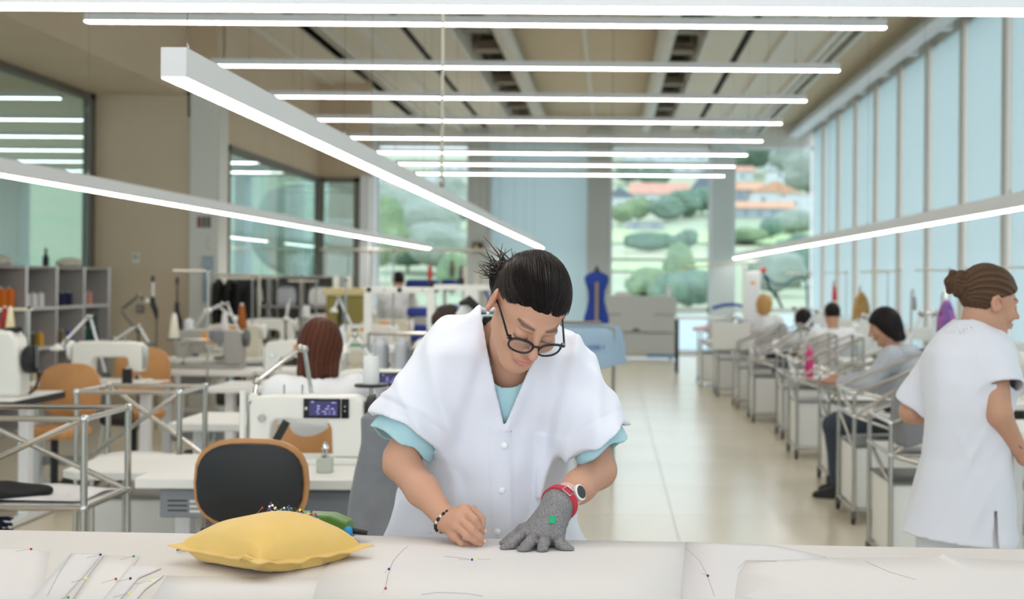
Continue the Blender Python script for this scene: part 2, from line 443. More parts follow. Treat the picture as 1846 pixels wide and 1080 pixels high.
# ---- linear pendant lamps
M('wire', '#6d6a64', .5, .5)
def lamp(name, a, b, label, group, wd=.08, ht=.085, wires=(), top=ZC):
    a, b = Vector(a), Vector(b); L = (b-a).length; mid = (a+b)/2; rz = math.atan2(b.y-a.y, b.x-a.x)
    t = thing('linear_pendant_lamp', label, 'lamp', mid, rz, group)
    MB().box(-L/2, L/2, -wd/2, wd/2, .005, ht+.012).build('housing', MATS['white_metal'], t, bevel=.002)
    MB().box(-L/2+.003, L/2-.003, -wd/2+.003, wd/2-.003, 0, .005).build('diffuser', MATS['lamp_light'], t)
    for wx in wires:
        x = -L/2+wx*L
        c = MB().lathe([(.007, 0), (.007, .02), (.003, .035)], (x, 0, ht+.012), 8).build('wire_clip', MATS['steel'], t)
        MB().tube((x, 0, ht+.04), (x, 0, top-mid.z), .0013, 5).build('wire', MATS['wire'], c)
    return t
ordn = ['second', 'third', 'fourth', 'fifth', 'sixth', 'seventh', 'eighth', 'ninth', 'tenth']
for k in range(8):
    Y = 9.55+1.946*k; xl = -3.78 if k == 0 else -3.46
    lamp('x', (xl, Y, 3.3), (1.96, Y, 3.3), 'thin white crosswise ceiling lamp, %s from the top of the picture' % ordn[k], 'crosswise lamps', wd=.075, ht=.05, wires=(.06, .35, .64, .93))
for k in range(5):
    lamp('x', (-3.46, 7.6-1.946*k, 3.3), (1.96, 7.6-1.946*k, 3.3), 'white crosswise ceiling lamp above the cutting table, %s before those in view' % ordn[k].replace('second', 'first').replace('third', 'second').replace('fourth', 'third').replace('fifth', 'fourth').replace('sixth', 'fifth'), 'crosswise lamps behind the viewer', wires=(.06, .35, .64, .93))
lamp('x', (-1.6, 3.03, 2.088), (1.15, 3.0, 2.088), 'wide white crosswise lamp along the very top of the picture', 'low lamps', wires=(.06, .94))
lamp('x', (-1.352, 4.1, 2.09), (-1.352, 26.0, 2.09), 'white lengthwise pendant lamp whose square end faces the camera', 'low lamps', wires=(.006, .12, .155, .25, .29, .4, .44, .55, .66, .77, .88), top=ZC-.1)
lamp('x', (-3.5, 3.2, 2.05), (-3.5, 26.0, 2.05), 'white lengthwise pendant lamp on the left over the sewing tables', 'low lamps', wires=(.02, .25, .38, .5, .62, .75, .88))
lamp('x', (2.42, 3.6, 1.92), (2.42, 26.0, 1.92), 'white lengthwise pendant lamp on the right over the trolleys', 'low lamps', wires=(.1, .2, .3, .4, .5, .6, .7, .8, .9))
for k in range(6):
    lamp('x', (-12.8, 14.6+2.02*k, 3.42), (-6.05 if k == 0 else -6.1, 14.6+2.02*k, 3.42), 'white lamp behind the left glass partition, %s from the top' % ('first' if k == 0 else ordn[k-1]), 'lamps in the side room', wd=.075, ht=.05, wires=(.1, .9), top=3.7)
po = thing('suspension_pole', 'thin pale pole hanging from the ceiling in front of the crosswise lamps', 'pole', (-1.02, 8.0, 2.06))
MB().tube((0, 0, 0), (0, 0, ZC+.2-2.06), .009, 8).build('tube', MATS['pipe'], po); MB().lathe([(.01, -.03), (.018, -.02), (.018, .02), (.009, .03)], n=10).build('end_cap', MATS['steel'], po)
# ================================================================ hillside outside the far windows
TY = [-30, 20, 60, 120, 180, 240, 320, 400, 500, 640, 840, 1300]
TV = [0, 0, -75, -20, 30, 70, 110, 150, 190, 235, 262, 272]
def tz(x, y):
    if y < 60: z = -2.6+(.2 if y > 40 else 0)
    else: z = CAMZ+np.interp(y, TY, TV)*y/F-(.6 if y < 80 else 0)
    if y > 300 and x < -20: z -= min(1, (y-300)/400)*min(1, (-20-x)/90)*26
    return float(z)
def ground(name, xs, ys, mat, lift=0, label=None):
    m = MB(); n = len(xs)
    m.v = [(x, y, tz(x, y)+lift) for y in ys for x in xs]
    m.f = [(j*n+i, j*n+i+1, (j+1)*n+i+1, (j+1)*n+i) for j in range(len(ys)-1) for i in range(n-1)]
    o = m.build(name, mat, smooth=60); o['kind'] = 'structure'
    if label: o['label'] = label
    return o
M('meadow', '#9aa78a', .95, var=(.03, '#aaab92')); M('field_green', '#a9bf88', .95, var=(.1, '#b2c493')); M('field_dry', '#b4af94', .95, var=(.15, '#a5ae8f'))  # distance haze is mixed into these paler ground colours
ground('ground_hillside', [-420+14*i for i in range(50)], [26.9, 40, 60, 90, 120, 150, 180, 210, 240, 280, 320, 360, 400, 450, 500, 570, 640, 740, 840, 1000, 1300], MATS['meadow'], label='grassy hillside rising behind the far windows')
def field(px0, px1, py0, py1, mat, label, lift=.3):
    """strip of field: heights in the picture give the slope range it covers"""
    y0, y1 = np.interp(505-py0, TV[2:], TY[2:]), np.interp(505-py1, TV[2:], TY[2:])
    m = MB(); n = 8; rows = 5
    for j in range(rows):
        y = y0+(y1-y0)*j/(rows-1)
        for i in range(n):
            x = (px0+(px1-px0)*i/(n-1)-PX)*y/F; m.v.append((x, y, tz(x, y)+lift))
    m.f = [(j*n+i, j*n+i+1, (j+1)*n+i+1, (j+1)*n+i) for j in range(rows-1) for i in range(n-1)]
    o = m.build('field_strip', MATS[mat], bpy.data.objects['ground_hillside'])
field(1090, 1300, 440, 417, 'field_green', ''); field(1090, 1300, 470, 452, 'field_dry', ''); field(1310, 1480, 440, 412, 'field_green', '')
field(640, 850, 345, 305, 'field_green', ''); field(1310, 1480, 462, 445, 'field_dry', ''); field(1090, 1290, 492, 476, 'field_green', '')
ter = MB().box(-9, 14, YF+.35, 60, -2.3, -.05).build('floor_terrace', M('terrace', '#a9b4b8', .8)); ter['kind'] = 'structure'
# trees and hedges: lumpy crowns
M('leaf_a', '#6f8468', .95, var=(.8, '#7d9068')); M('leaf_b', '#5d7468', .95, var=(.6, '#6a826e')); M('leaf_c', '#939a90', .95, var=(.5, '#8a9488')); M('bark', '#6d5f50', .9)  # leaf tones paled so the colour itself stands in for haze
def crown(rx, ry, rz, seed, n=14, det=2):
    rnd = random.Random(seed); bm = bmesh.new(); bmesh.ops.create_icosphere(bm, subdivisions=det+1, radius=1)
    bl = [Vector((rnd.uniform(-1, 1), rnd.uniform(-1, 1), rnd.uniform(-.5, 1))).normalized() for _ in range(n)]
    for v in bm.verts:
        d = v.co.normalized(); g = max(max(0, d.dot(b))**6 for b in bl); k = .74+.3*g+rnd.uniform(-.05, .05)
        v.co = Vector((d.x*rx*k, d.y*ry*k, d.z*rz*k))
    me = bpy.data.meshes.new('crown'); bm.to_mesh(me); bm.free(); return me
def tree(px, py, Y, w_, h_, mat, label, seed, depth=None, name='hillside_tree', group='trees on the hillside'):
    """px, py: foot of the tree in the view; w_, h_ in metres"""
    x = (px-PX)*Y/F; z = tz(x, Y); t = thing(name, label, 'tree' if name == 'hillside_tree' else 'hedge', (x, Y, z), group=group)
    o = link('crown', crown(w_/2, (depth or w_)/2, h_*.52, seed), MATS[mat], t); o.location = (0, 0, h_*.55)
    if name == 'hillside_tree': MB().tube((0, 0, -1), (0, 0, h_*.4), h_*.035, 6).build('trunk', MATS['bark'], t)
trs = [(1118, 0, 296, 6, 5, 'leaf_a', 'round green tree at the left of the bright field below the salmon roof'), (1150, 0, 310, 7, 6, 'leaf_a', 'dark green tree directly left of the grey shed on the hillside'),
 (1200, 0, 308, 9, 6, 'leaf_b', 'wide dark tree right of the grey shed'), (1232, 0, 322, 10, 7, 'leaf_b', 'broad dark tree below the large salmon roofed house'), (1264, 0, 336, 10, 7, 'leaf_b', 'dark tree beside the light far column, above the bright field'),
 (1242, 0, 219, 3.2, 3.4, 'leaf_b', 'small round dark bush at the right end of the long hedge'), (1224, 0, 213, 2.2, 3, 'leaf_b', 'little dark bush next to the long hedge'),
 (1225, 0, 96, 2.6, 4.2, 'leaf_a', 'tall green tree above the large grey machine'), (1170, 0, 88, 3.2, 2.6, 'leaf_a', 'bushy tree just above the left of the grey machine'), (1245, 0, 84, 3.2, 2.6, 'leaf_b', 'dark shrub right of the grey machine top'), (1205, 0, 80, 2.4, 2.2, 'leaf_b', 'dark shrub over the middle of the grey machine'),
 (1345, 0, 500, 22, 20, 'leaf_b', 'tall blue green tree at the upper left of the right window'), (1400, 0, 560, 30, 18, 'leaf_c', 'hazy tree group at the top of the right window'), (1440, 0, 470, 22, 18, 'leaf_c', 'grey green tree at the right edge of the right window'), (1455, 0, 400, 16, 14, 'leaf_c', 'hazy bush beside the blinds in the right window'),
 (1388, 0, 248, 5, 4, 'leaf_b', 'dark bush below the long orange roof'), (1430, 0, 266, 9, 5, 'leaf_c', 'grey shrubbery at the right below the long orange roof'), (1340, 0, 232, 9, 3, 'leaf_a', 'low green shrub under the left end of the long orange roof'),
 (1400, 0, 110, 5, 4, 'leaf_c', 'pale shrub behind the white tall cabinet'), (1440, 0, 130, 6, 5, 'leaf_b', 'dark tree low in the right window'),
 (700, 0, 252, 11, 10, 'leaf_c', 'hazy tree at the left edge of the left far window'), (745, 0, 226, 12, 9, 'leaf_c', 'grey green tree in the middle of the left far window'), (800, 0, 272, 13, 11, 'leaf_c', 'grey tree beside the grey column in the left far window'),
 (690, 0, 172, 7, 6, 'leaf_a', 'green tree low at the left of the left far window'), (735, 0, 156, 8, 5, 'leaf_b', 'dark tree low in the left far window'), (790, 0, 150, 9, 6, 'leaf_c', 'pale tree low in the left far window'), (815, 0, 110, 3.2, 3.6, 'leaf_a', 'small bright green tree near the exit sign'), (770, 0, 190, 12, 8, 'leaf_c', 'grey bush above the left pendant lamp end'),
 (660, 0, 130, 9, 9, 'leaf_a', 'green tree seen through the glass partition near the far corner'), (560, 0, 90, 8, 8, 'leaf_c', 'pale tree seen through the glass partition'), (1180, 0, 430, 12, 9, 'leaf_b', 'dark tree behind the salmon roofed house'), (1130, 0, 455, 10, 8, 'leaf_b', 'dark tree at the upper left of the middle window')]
for i, (px, py, Y, w_, h_, mt, lb) in enumerate(trs): tree(px, py, Y, w_, h_, mt, lb, i)
x0 = (1170-PX)*205/F
tree(1170, 0, 205, 9.5, 3.4, 'leaf_b', 'long dark hedge crossing the field in the middle window', 99, depth=3, name='field_hedge')
# houses
M('house_white', '#c9cccd', .9); M('house_grey', '#a3a6aa', .9); M('roof_salmon', '#cc9c8b', .9, var=(.5, '#c79482')); M('roof_orange', '#cea085', .9, var=(.5, '#c9977b')); M('roof_grey', '#6f7882', .9); M('house_window', '#7f8f9c', .4)  # house colours paled with the same painted haze
def house(px, Y, w_, d_, hw, hr, wall, roof, label, gable='x', nwin=3, rz=0.0):
    x = (px-PX)*Y/F; z = tz(x, Y-d_/2)-.5; t = thing('hillside_house', label, 'house', (x, Y, z), rz, 'houses on the hillside')
    MB().box(-w_/2, w_/2, -d_/2, d_/2, -3, hw).build('wall', MATS[wall], t)
    e = .5; r = MB()
    if hr > .3:
        if gable == 'x': r.prism([(-d_/2-e, hw-.1), (d_/2+e, hw-.1), (0, hw+hr)], -w_/2-e, w_/2+e, 'yz')
        else: r.prism([(-w_/2-e, hw-.1), (w_/2+e, hw-.1), (0, hw+hr)], -d_/2-e, d_/2+e, 'xz')
    else: r.box(-w_/2-.2, w_/2+.2, -d_/2-.2, d_/2+.2, hw, hw+hr)
    r.build('roof', MATS[roof], t)
    rows = 2 if hw > 5.5 else 1
    for q in range(rows):
        for i in range(nwin):
            wx = -w_/2+(i+.5)*w_/nwin; wz = hw*(q+.35)/rows
            MB().box(wx-.6, wx+.6, -d_/2-.06, -d_/2+.05, wz, wz+1.5).build('window', MATS['house_window'], t)
hs = [(1187, 365, 15.5, 9, 4.5, 3.2, 'house_white', 'roof_salmon', 'large white house with a long salmon tiled roof in the middle window', 'x', 4),
 (1116, 350, 6.5, 8, 4.5, 2.6, 'house_white', 'roof_grey', 'small white gabled house left of the salmon roofed house', 'y', 1), (1270, 380, 8, 10, 5, 6, 'house_grey', 'roof_grey', 'tall grey gabled barn beside the light far column', 'y', 1),
 (1162, 282, 8, 5, 2.2, .25, 'house_grey', 'house_grey', 'low grey flat shed in front of the trees', 'x', 2), (1225, 520, 30, 12, 9, .3, 'house_white', 'house_grey', 'wide white flat block above the salmon roof', 'x', 6),
 (1140, 500, 14, 10, 6, .3, 'house_white', 'roof_grey', 'white block at the upper left of the middle window', 'x', 3), (1175, 560, 22, 12, 8, 3, 'house_white', 'roof_salmon', 'white house with pinkish roof high in the middle window', 'x', 4),
 (1130, 600, 20, 12, 8, .3, 'house_white', 'house_grey', 'pale block near the ceiling line in the middle window', 'x', 4), (1250, 590, 24, 12, 8, .3, 'house_white', 'roof_grey', 'white block behind the hanging lamp ends', 'x', 4), (1205, 680, 40, 12, 7, .3, 'house_white', 'house_grey', 'long white block along the hilltop', 'x', 8),
 (1365, 330, 17, 9, 3.2, 1.8, 'house_grey', 'roof_orange', 'long low grey house with an orange roof in the right window', 'x', 5), (1392, 375, 13, 11, 4.6, 3.2, 'house_white', 'roof_orange', 'gabled house with an orange roof behind the long low one', 'y', 2), (1345, 392, 9, 9, 4, 2.4, 'house_grey', 'roof_orange', 'small house with a pinkish orange roof beside the light column', 'x', 2),
 (1443, 354, 9, 9, 5.5, .4, 'house_white', 'roof_orange', 'white house at the right below the hazy trees', 'x', 2), (1408, 540, 26, 12, 9, 3.2, 'house_white', 'roof_grey', 'large pale block with a grey roof near the top of the right window', 'x', 5), (1402, 450, 8, 8, 6, .3, 'house_white', 'roof_grey', 'small white cube house between roofs and pale block', 'x', 1), (1335, 480, 8, 8, 4, 2.2, 'house_white', 'roof_salmon', 'little house with a red roof at the left of the right window', 'x', 1),
 (760, 640, 40, 12, 5, .3, 'house_white', 'house_grey', 'long white building along the ridge in the left far window', 'x', 7), (705, 560, 16, 10, 4, 2.5, 'house_grey', 'roof_salmon', 'pinkish roofed house high in the left far window', 'x', 3), (810, 610, 16, 10, 8, .3, 'house_white', 'house_grey', 'white block beside the grey column in the left far window', 'x', 3)]
for h_ in hs: house(*h_)
# ================================================================ cutting table and what lies on it
TZ = .9
A_, B_ = at(0, 955, Z=TZ), at(1846, 990, Z=TZ)
TRZ = math.atan2(B_.y-A_.y, B_.x-A_.x); tmid = (A_+B_)/2
ct = thing('cutting_table', 'long white cutting table in the foreground with a pale laminate top', 'table', (tmid.x, tmid.y, 0), TRZ)
M('table_top', '#d6d2d1', .38, var=(3, '#d3cecc'), spec=.35)
MB().box(-1.75, 1.75, -1.15, 0, TZ-.035, TZ).build('tabletop', MATS['table_top'], ct, bevel=.003)
MB().box(-1.6, 1.6, -1.05, -.1, TZ-.1, TZ-.036).build('apron', MATS['grey_metal'], ct)
for sx in (-1, 1):
    for sy in (-1.0, -.15): MB().box(sx*1.55-.03, sx*1.55+.03, sy-.03, sy+.03, .02, TZ-.1).build('leg', MATS['white_metal'], ct); MB().lathe([(.025, 0), (.025, .02)], (sx*1.55, sy, 0), 10).build('foot', MATS['black_plastic'], ct)

# ---- pattern papers: thin sheets with their own slight curl
M('paper', '#dcd9da', .8); M('paper_b', '#d8d6da', .8); M('pencil', '#6f6f78', .8)
npaper = [0]
def paper(pts, label, lift=.0, mat='paper', curl=0, name='paper_pattern', n=14, group='pattern papers'):
    """pts: outline in picture coordinates, lying on the table"""
    npaper[0] += 1; z = TZ+.00035*npaper[0]+.0004+lift
    P = [at(x, y, Z=z) for x, y in pts]; c = sum(P, Vector())/len(P)
    bm = bmesh.new(); vs = [bm.verts.new(p-c) for p in P]; f = bm.faces.new(vs); 
    bmesh.ops.triangulate(bm, faces=[f]); bmesh.ops.subdivide_edges(bm, edges=bm.edges[:], cuts=3, use_grid_fill=True)
    rnd = random.Random(npaper[0])
    a1, a2 = rnd.uniform(0, 6), rnd.uniform(0, 6)
    for v in bm.verts: v.co.z += .00007*math.sin(v.co.x*30+a1)+.00006*math.sin(v.co.y*45+a2)+(curl*max(0, (v.co.length-.1))**2 if curl else 0)
    bmesh.ops.recalc_face_normals(bm, faces=bm.faces[:])
    me = bpy.data.meshes.new(name); bm.to_mesh(me); bm.free()
    for p in me.polygons: p.use_smooth = True
    o = link(name, me, MATS[mat]); o.location = c; tag(o, label, 'paper', group)
    sm = o.modifiers.new('solid', 'SOLIDIFY'); sm.thickness = .0002
    return o
def pencil(sheet, pts, r=.0003):
    z = sheet.location.z+.0006; q = [at(x, y, Z=z)-sheet.location for x, y in pts]
    m = MB(); m.path(q, r, 4); m.build('drawn_line', MATS['pencil'], sheet)
sh1 = paper([(-120, 1092), (-60, 990), (40, 988), (90, 994), (70, 1092)], 'white paper pattern at the far left corner of the cutting table')
sh2 = paper([(40, 1095), (128, 997), (182, 999), (176, 1010), (100, 1095)], 'white paper strip pattern with a blue pin at its top, left on the table', mat='paper_b')
sh3 = paper([(120, 1095), (186, 1001), (252, 1003), (190, 1095)], 'white paper pattern with a green pin, third from the left edge', mat='paper')
sh4 = paper([(176, 1092), (234, 1020), (262, 1018), (291, 1025), (250, 1042), (205, 1094)], 'narrow torn paper strip beside the black pin', mat='paper_b')
sh5 = paper([(205, 1098), (262, 1043), (297, 1037), (262, 1062), (230, 1100)], 'narrow paper strip with yellow pins pointing at the yellow cushion', mat='paper')
sh6 = paper([(250, 1115), (300, 1038), (600, 1042), (620, 1115)], 'large plain paper sheet in front of the yellow cushion', mat='paper')
sh7 = paper([(575, 1038), (640, 965), (900, 972), (1237, 977), (1250, 1040), (1256, 1115), (555, 1115)], 'large white paper pattern under the hands of the woman', mat='paper')
sh8 = paper([(1226, 1115), (1236, 977), (1400, 983), (1490, 1004), (1500, 1115)], 'white paper pattern right of the steel mesh glove with a black pin', mat='paper_b')
sh9 = paper([(1318, 1120), (1330, 1035), (1345, 1012), (1500, 1006), (1690, 1004), (1698, 997), (1712, 1005), (1900, 1014), (1910, 1120)], 'long paper pattern at the right end of the table', mat='paper')
pencil(sh7, [(735, 985), (722, 996), (708, 1012), (700, 1035), (695, 1058)]); pencil(sh7, [(870, 1075), (840, 1070), (790, 1068), (760, 1072)])
pencil(sh7, [(800, 1003), (830, 1006), (845, 1008)]); pencil(sh8, [(1237, 988), (1262, 1012), (1276, 1040), (1288, 1075)]); pencil(sh2, [(128, 1000), (108, 1030), (85, 1075)]); pencil(sh3, [(186, 1003), (165, 1030), (128, 1086)])
pencil(sh9, [(1330, 1025), (1345, 1010), (1400, 1012)]); pencil(sh9, [(1560, 1012), (1600, 1030), (1650, 1045)])

# ---- pins
for nm, c in (('red', '#b5162c'), ('blue', '#25219c'), ('green', '#38a07e'), ('yellow', '#e7ea6a'), ('black', '#14121c'), ('white', '#f2f2ee'), ('violet', '#5a2bb0')): M('pin_'+nm, c, .25)
pin_sh = MB().tube((0, 0, 0), (.03, 0, 0), .0004, 5).mesh('shaft'); pin_sh.materials.append(MATS['steel'])
pin_hd = {c: None for c in ('red', 'blue', 'green', 'yellow', 'black', 'white', 'violet')}
for c in pin_hd:
    me = MB().ell((0, 0, 0), (.0026, .0026, .0026), 10, 8).mesh('head', 80); me.materials.append(MATS['pin_'+c]); pin_hd[c] = me
def pin(loc, c, rot, label, group):
    t = thing('dressmaking_pin', label, 'pin', loc, group=group); t.rotation_euler = rot
    link('shaft', pin_sh, None, t); link('head', pin_hd[c], None, t)
for px, py, c, rz, lb in ((56, 990, 'red', -2.6, 'red headed pin at the left end of the cutting table'), (181, 1000, 'blue', -2.2, 'blue headed pin at the top of the left paper strip'), (241, 1003, 'green', -2.2, 'pale green headed pin at the corner of the left papers'),
    (155, 1043, 'yellow', -2.2, 'yellow pin in the middle of the left papers'), (209, 1044, 'red', -2.2, 'red headed pin left of the black pin'), (235, 1043, 'black', -2.3, 'black headed pin on the torn paper strips'), (232, 1070, 'yellow', -2.3, 'yellow pin at the lower end of the narrow strip'),
    (271, 1047, 'yellow', -2.3, 'yellow pin on the narrow strip near the cushion'), (123, 1077, 'green', -2.2, 'green headed pin at the bottom edge of the picture'), (701, 1026, 'blue', -1.7, 'blue headed pin on the drawn curve'), (695, 1061, 'red', -1.6, 'red headed pin at the lower end of the drawn curve'),
    (851, 1009, 'blue', 2.9, 'blue headed pin below the bare hand'), (858, 1008, 'yellow', .3, 'yellow headed pin next to the blue one below the hand'), (1276, 1038, 'black', 1.9, 'black headed pin right of the glove')):
    p = at(px, py, Z=TZ+.016); pin(p, c, (0, .06, rz), lb, 'pins on the papers')

# ---- pin cushion
M('cushion_cloth', '#e3bf72', .9, var=(9, '#dfb968'), bump=(500, .2), sheen=.2)
cu = thing('pin_cushion', 'plump yellow ochre fabric pin cushion on the cutting table', 'cushion', (-.69, 2.722, TZ), math.radians(-37))
a = .128; N_ = 41; m = MB()
def cush(i, j, s):
    u, v = -1+2*i/(N_-1), -1+2*j/(N_-1); g = max(0, (1-u*u)*(1-v*v)); t = g**.42
    pin_ = 1-.07*(1-u*u)*(abs(v)**3)-.0; pin2 = 1-.07*(1-v*v)*(abs(u)**3)
    wob = .0022*math.sin(7*u+3*v)*(1-g)+.0016*math.sin(13*v-5*u)*(1-g*.8)
    edge = .026+.012*(abs(u*v))**1.5+.004*math.sin(3*u+1)-.006*v
    top = edge+.072*t*(1+.05*math.sin(3*u)*math.cos(2*v))+wob
    bot = edge-min(.026+.0, .06*t)+wob*.3
    return (a*u*pin2, a*v*pin_, top if s else max(.0015, bot))
for s in (1, 0):
    k = len(m.v); m.v += [cush(i, j, s) for j in range(N_) for i in range(N_)]
    for j in range(N_-1):
        for i in range(N_-1):
            q = (k+j*N_+i, k+j*N_+i+1, k+(j+1)*N_+i+1, k+(j+1)*N_+i); m.f.append(q if s else q[::-1])
m.build('pad', MATS['cushion_cloth'], cu, smooth=70)
fl_ = MB(); ring = [(i, 0) for i in range(N_-1)]+[(N_-1, j) for j in range(N_-1)]+[(i, N_-1) for i in range(N_-1, 0, -1)]+[(0, j) for j in range(N_-1, 0, -1)]
for k, (i, j) in enumerate(ring):
    x, y, z = cush(i, j, 1); u, v = -1+2*i/(N_-1), -1+2*j/(N_-1); l = .011+.003*math.sin(k*.5)+.006*(abs(u*v))**6
    nx, ny = (u if abs(u) > .999 else 0), (v if abs(v) > .999 else 0); dz = .002*math.sin(k*.33)-.004
    for e, zz in ((-.004, .0016), (1*l, .0012)): fl_.v.append((x+nx*e, y+ny*e, max(.002, z+zz+(dz if e > 0 else 0))))
    for e, zz in ((1*l, -.0012), (-.004, -.0016)): fl_.v.append((x+nx*e, y+ny*e, max(.001, z+zz+(dz if e > 0 else 0))))
nr = len(ring)
for k in range(nr):
    b0, b1 = k*4, ((k+1) % nr)*4
    for c in range(4): fl_.f.append((b0+c, b0+(c+1) % 4, b1+(c+1) % 4, b1+c))
fl_.build('seam_flange', MATS['cushion_cloth'], cu, smooth=60)
tb = MB(); tb.path([(.07, -a-.004, .03), (.085, -a-.013, .041), (.1, -a-.012, .046), (.115, -a-.006, .04), (.124, -a-.002, .03)], .003, 6); tb.build('cord_loop', MATS['cushion_cloth'], cu)
rnd = random.Random(3); cols = ['red', 'blue', 'white', 'yellow', 'green', 'violet', 'black', 'white']
for k in range(34):
    px = 482+98*((k*.618) % 1); x, Y = at(px, 940, 2.83).x, 2.77+.07*rnd.random()
    u, v = (Vector((x, Y, 0))-Vector((-.69, 2.722, 0))).to_2d().to_tuple(); ca, sa = math.cos(math.radians(37)), math.sin(math.radians(37))
    lu, lv = (u*ca-v*sa)/a, (u*sa+v*ca)/a; g = max(.02, (1-min(1, lu*lu))*(1-min(1, lv*lv)))
    z = TZ+.026+.072*g**.42+.006+.007*rnd.random(); c = cols[k % 8]
    if k == 5: z += .016
    pin((x, Y, z), c, (0, .9+rnd.uniform(-.5, .4), rnd.uniform(0, 6.28)), 'round headed pin stuck in a mixed cluster on top of the cushion', 'pins on top of the cushion')
for k in range(11):
    p = at(449+rnd.uniform(0, 17), 948+rnd.uniform(0, 10), 2.672)
    t = thing('sewing_needle', 'bare steel pin in the small bunch on the front of the cushion', 'pin', p, group='steel pins in the cushion front'); t.rotation_euler = (rnd.uniform(-.5, .5), 1.1+rnd.uniform(-.5, .4), 1.6+rnd.uniform(-.4, .4))
    link('shaft', pin_sh, None, t); hd_ = MB().lathe([(.0004, 0), (.0012, .0002), (.0012, .0008), (.0003, .001)], (-.001, 0, 0), 8, 'x').mesh('head') if k == 0 else hd_; 
    if not hd_.materials: hd_.materials.append(MATS['steel'])
    link('head', hd_, None, t)

# ---- shears
tip, piv = at(318, 992, Z=TZ+.006), at(372, 966, Z=TZ+.02); dv = (piv-tip); L = dv.length; ang = math.atan2(dv.y, dv.x)
sc = thing('tailor_shears', 'steel tailor shears with black handles behind the cushion', 'scissors', tip-Vector((0, 0, .004)), ang)
M('blade_steel', '#8c8f98', .3, .8)
MB().prism([(0, 0), (L, -.014), (L+.02, .0), (L, .012)], .002, .006, 'xy').build('blade', MATS['blade_steel'], sc); MB().prism([(.004, .002), (L, -.01), (L+.02, .004), (L, .016)], .0065, .0105, 'xy').build('blade', MATS['blade_steel'], sc)
MB().lathe([(.006, .0), (.006, .014), (.003, .017)], (L-.005, .002, .001), 12).build('pivot_screw', M('brass', '#b9965a', .35, .9), sc)
for s in (-1, 1):
    pts = [(L+.01, 0, .012)]+[(L+.065+.045*math.cos(t), s*.022+.02*math.sin(t)*(1 if s > 0 else 1), .012+.012*(s > 0)) for t in [math.pi+2*math.pi*k/14 for k in range(15)]]
    MB().path(pts, .0055, 8).build('handle', MATS['black_plastic'], sc, smooth=60)

# ---- green dispenser with a blue knob
g0 = at(585, 962, 2.93); gd = thing('green_tape_dispenser', 'green plastic dispenser with a blue knob behind the cushion', 'dispenser', (g0.x, 2.93, TZ+.003), -.06)
M('green_plastic', '#4f7a34', .4)
MB().prism([(-.08, 0), (.045, 0), (.062, .018), (.058, .043), (.02, .058), (-.06, .06), (-.09, .045)], -.028, .028).build('body', MATS['green_plastic'], gd, bevel=.004)
MB().prism([(-.06, .02), (.03, .02), (.04, .035), (-.06, .045)], -.031, -.0285).build('side_panel', M('green_plastic_b', '#5d8a3e', .4), gd)
MB().ell((.059, -.026, .024), (.011, .009, .012)).build('knob', M('blue_knob', '#1e8ed0', .3), gd, smooth=80)
MB().tube((.06, -.01, .024), (.098, -.012, .02), .007, 10, .005).build('handle', MATS['black_plastic'], gd)
# ================================================================ people: shared head, hands, cloth
def rot3(p, r, y):
    c, s = math.cos, math.sin
    X = np.array([[1,0,0],[0,c(p),-s(p)],[0,s(p),c(p)]]); Yr = np.array([[c(r),0,s(r)],[0,1,0],[-s(r),0,c(r)]]); Z = np.array([[c(y),-s(y),0],[s(y),c(y),0],[0,0,1]])
    return Z@Yr@X
def tiltx(a): return rot3(a, 0, 0)
def head_shape():
    """head looking along -y, centre between the ears"""
    it = [(ell((0, .016, .032), (.075, .096, .088)), 0), (ell((0, -.022, -.03), (.059, .066, .082)), .03),
          (cap((0, -.058, -.092), (0, -.066, -.1), .026), .03), (cap((.043, .0, -.058), (.016, -.055, -.095), .021, .019), .03), (cap((-.043, .0, -.058), (-.016, -.055, -.095), .021, .019), .03)]
    for s in (-1, 1):
        it += [(ell((s*.037, -.066, -.026), (.024, .022, .022)), .02), (ell((s*.026, -.078, .026), (.019, .013, .008)), .016)]
    it += [(ell((s*.032, -.1, .006), (.019, .017, .012)), .012, 'cut') for s in (-1, 1)]
    it += [(ell((s*.031, -.0755, .003), (.0165, .0135, .0125)), .004) for s in (-1, 1)]
    it += [(cap((0, -.087, .018), (0, -.111, -.02), .008, .0105), .010), (ell((0, -.117, -.023), (.0105, .010, .009)), .006)]
    it += [(ell((s*.0115, -.101, -.027), (.0085, .0095, .008)), .005) for s in (-1, 1)]
    it += [(ell((s*.006, -.106, -.0345), (.004, .005, .004)), .003, 'cut') for s in (-1, 1)]
    it += [(ell((0, -.086, -.058), (.027, .016, .018)), .012), (ell((0, -.1, -.0545), (.020, .008, .0055)), .004), (ell((0, -.0985, -.0655), (.017, .0085, .0065)), .004),
           (ell((0, -.1075, -.0598), (.021, .006, .0016)), .003, 'cut'), (ell((0, -.094, -.08), (.02, .012, .006)), .012, 'cut')]
    for s in (-1, 1):
        R = rot3(-.25, 0, s*.5)
        it += [(ell((s*.083, .018, -.002), (.0085, .020, .032), R), .006), (ell((s*.0905, .014, .002), (.0065, .011, .019), R), .004, 'cut'), (ell((s*.0755, .005, -.006), (.006, .005, .007)), .004)]
    return union(it)
HEAD = head_shape()
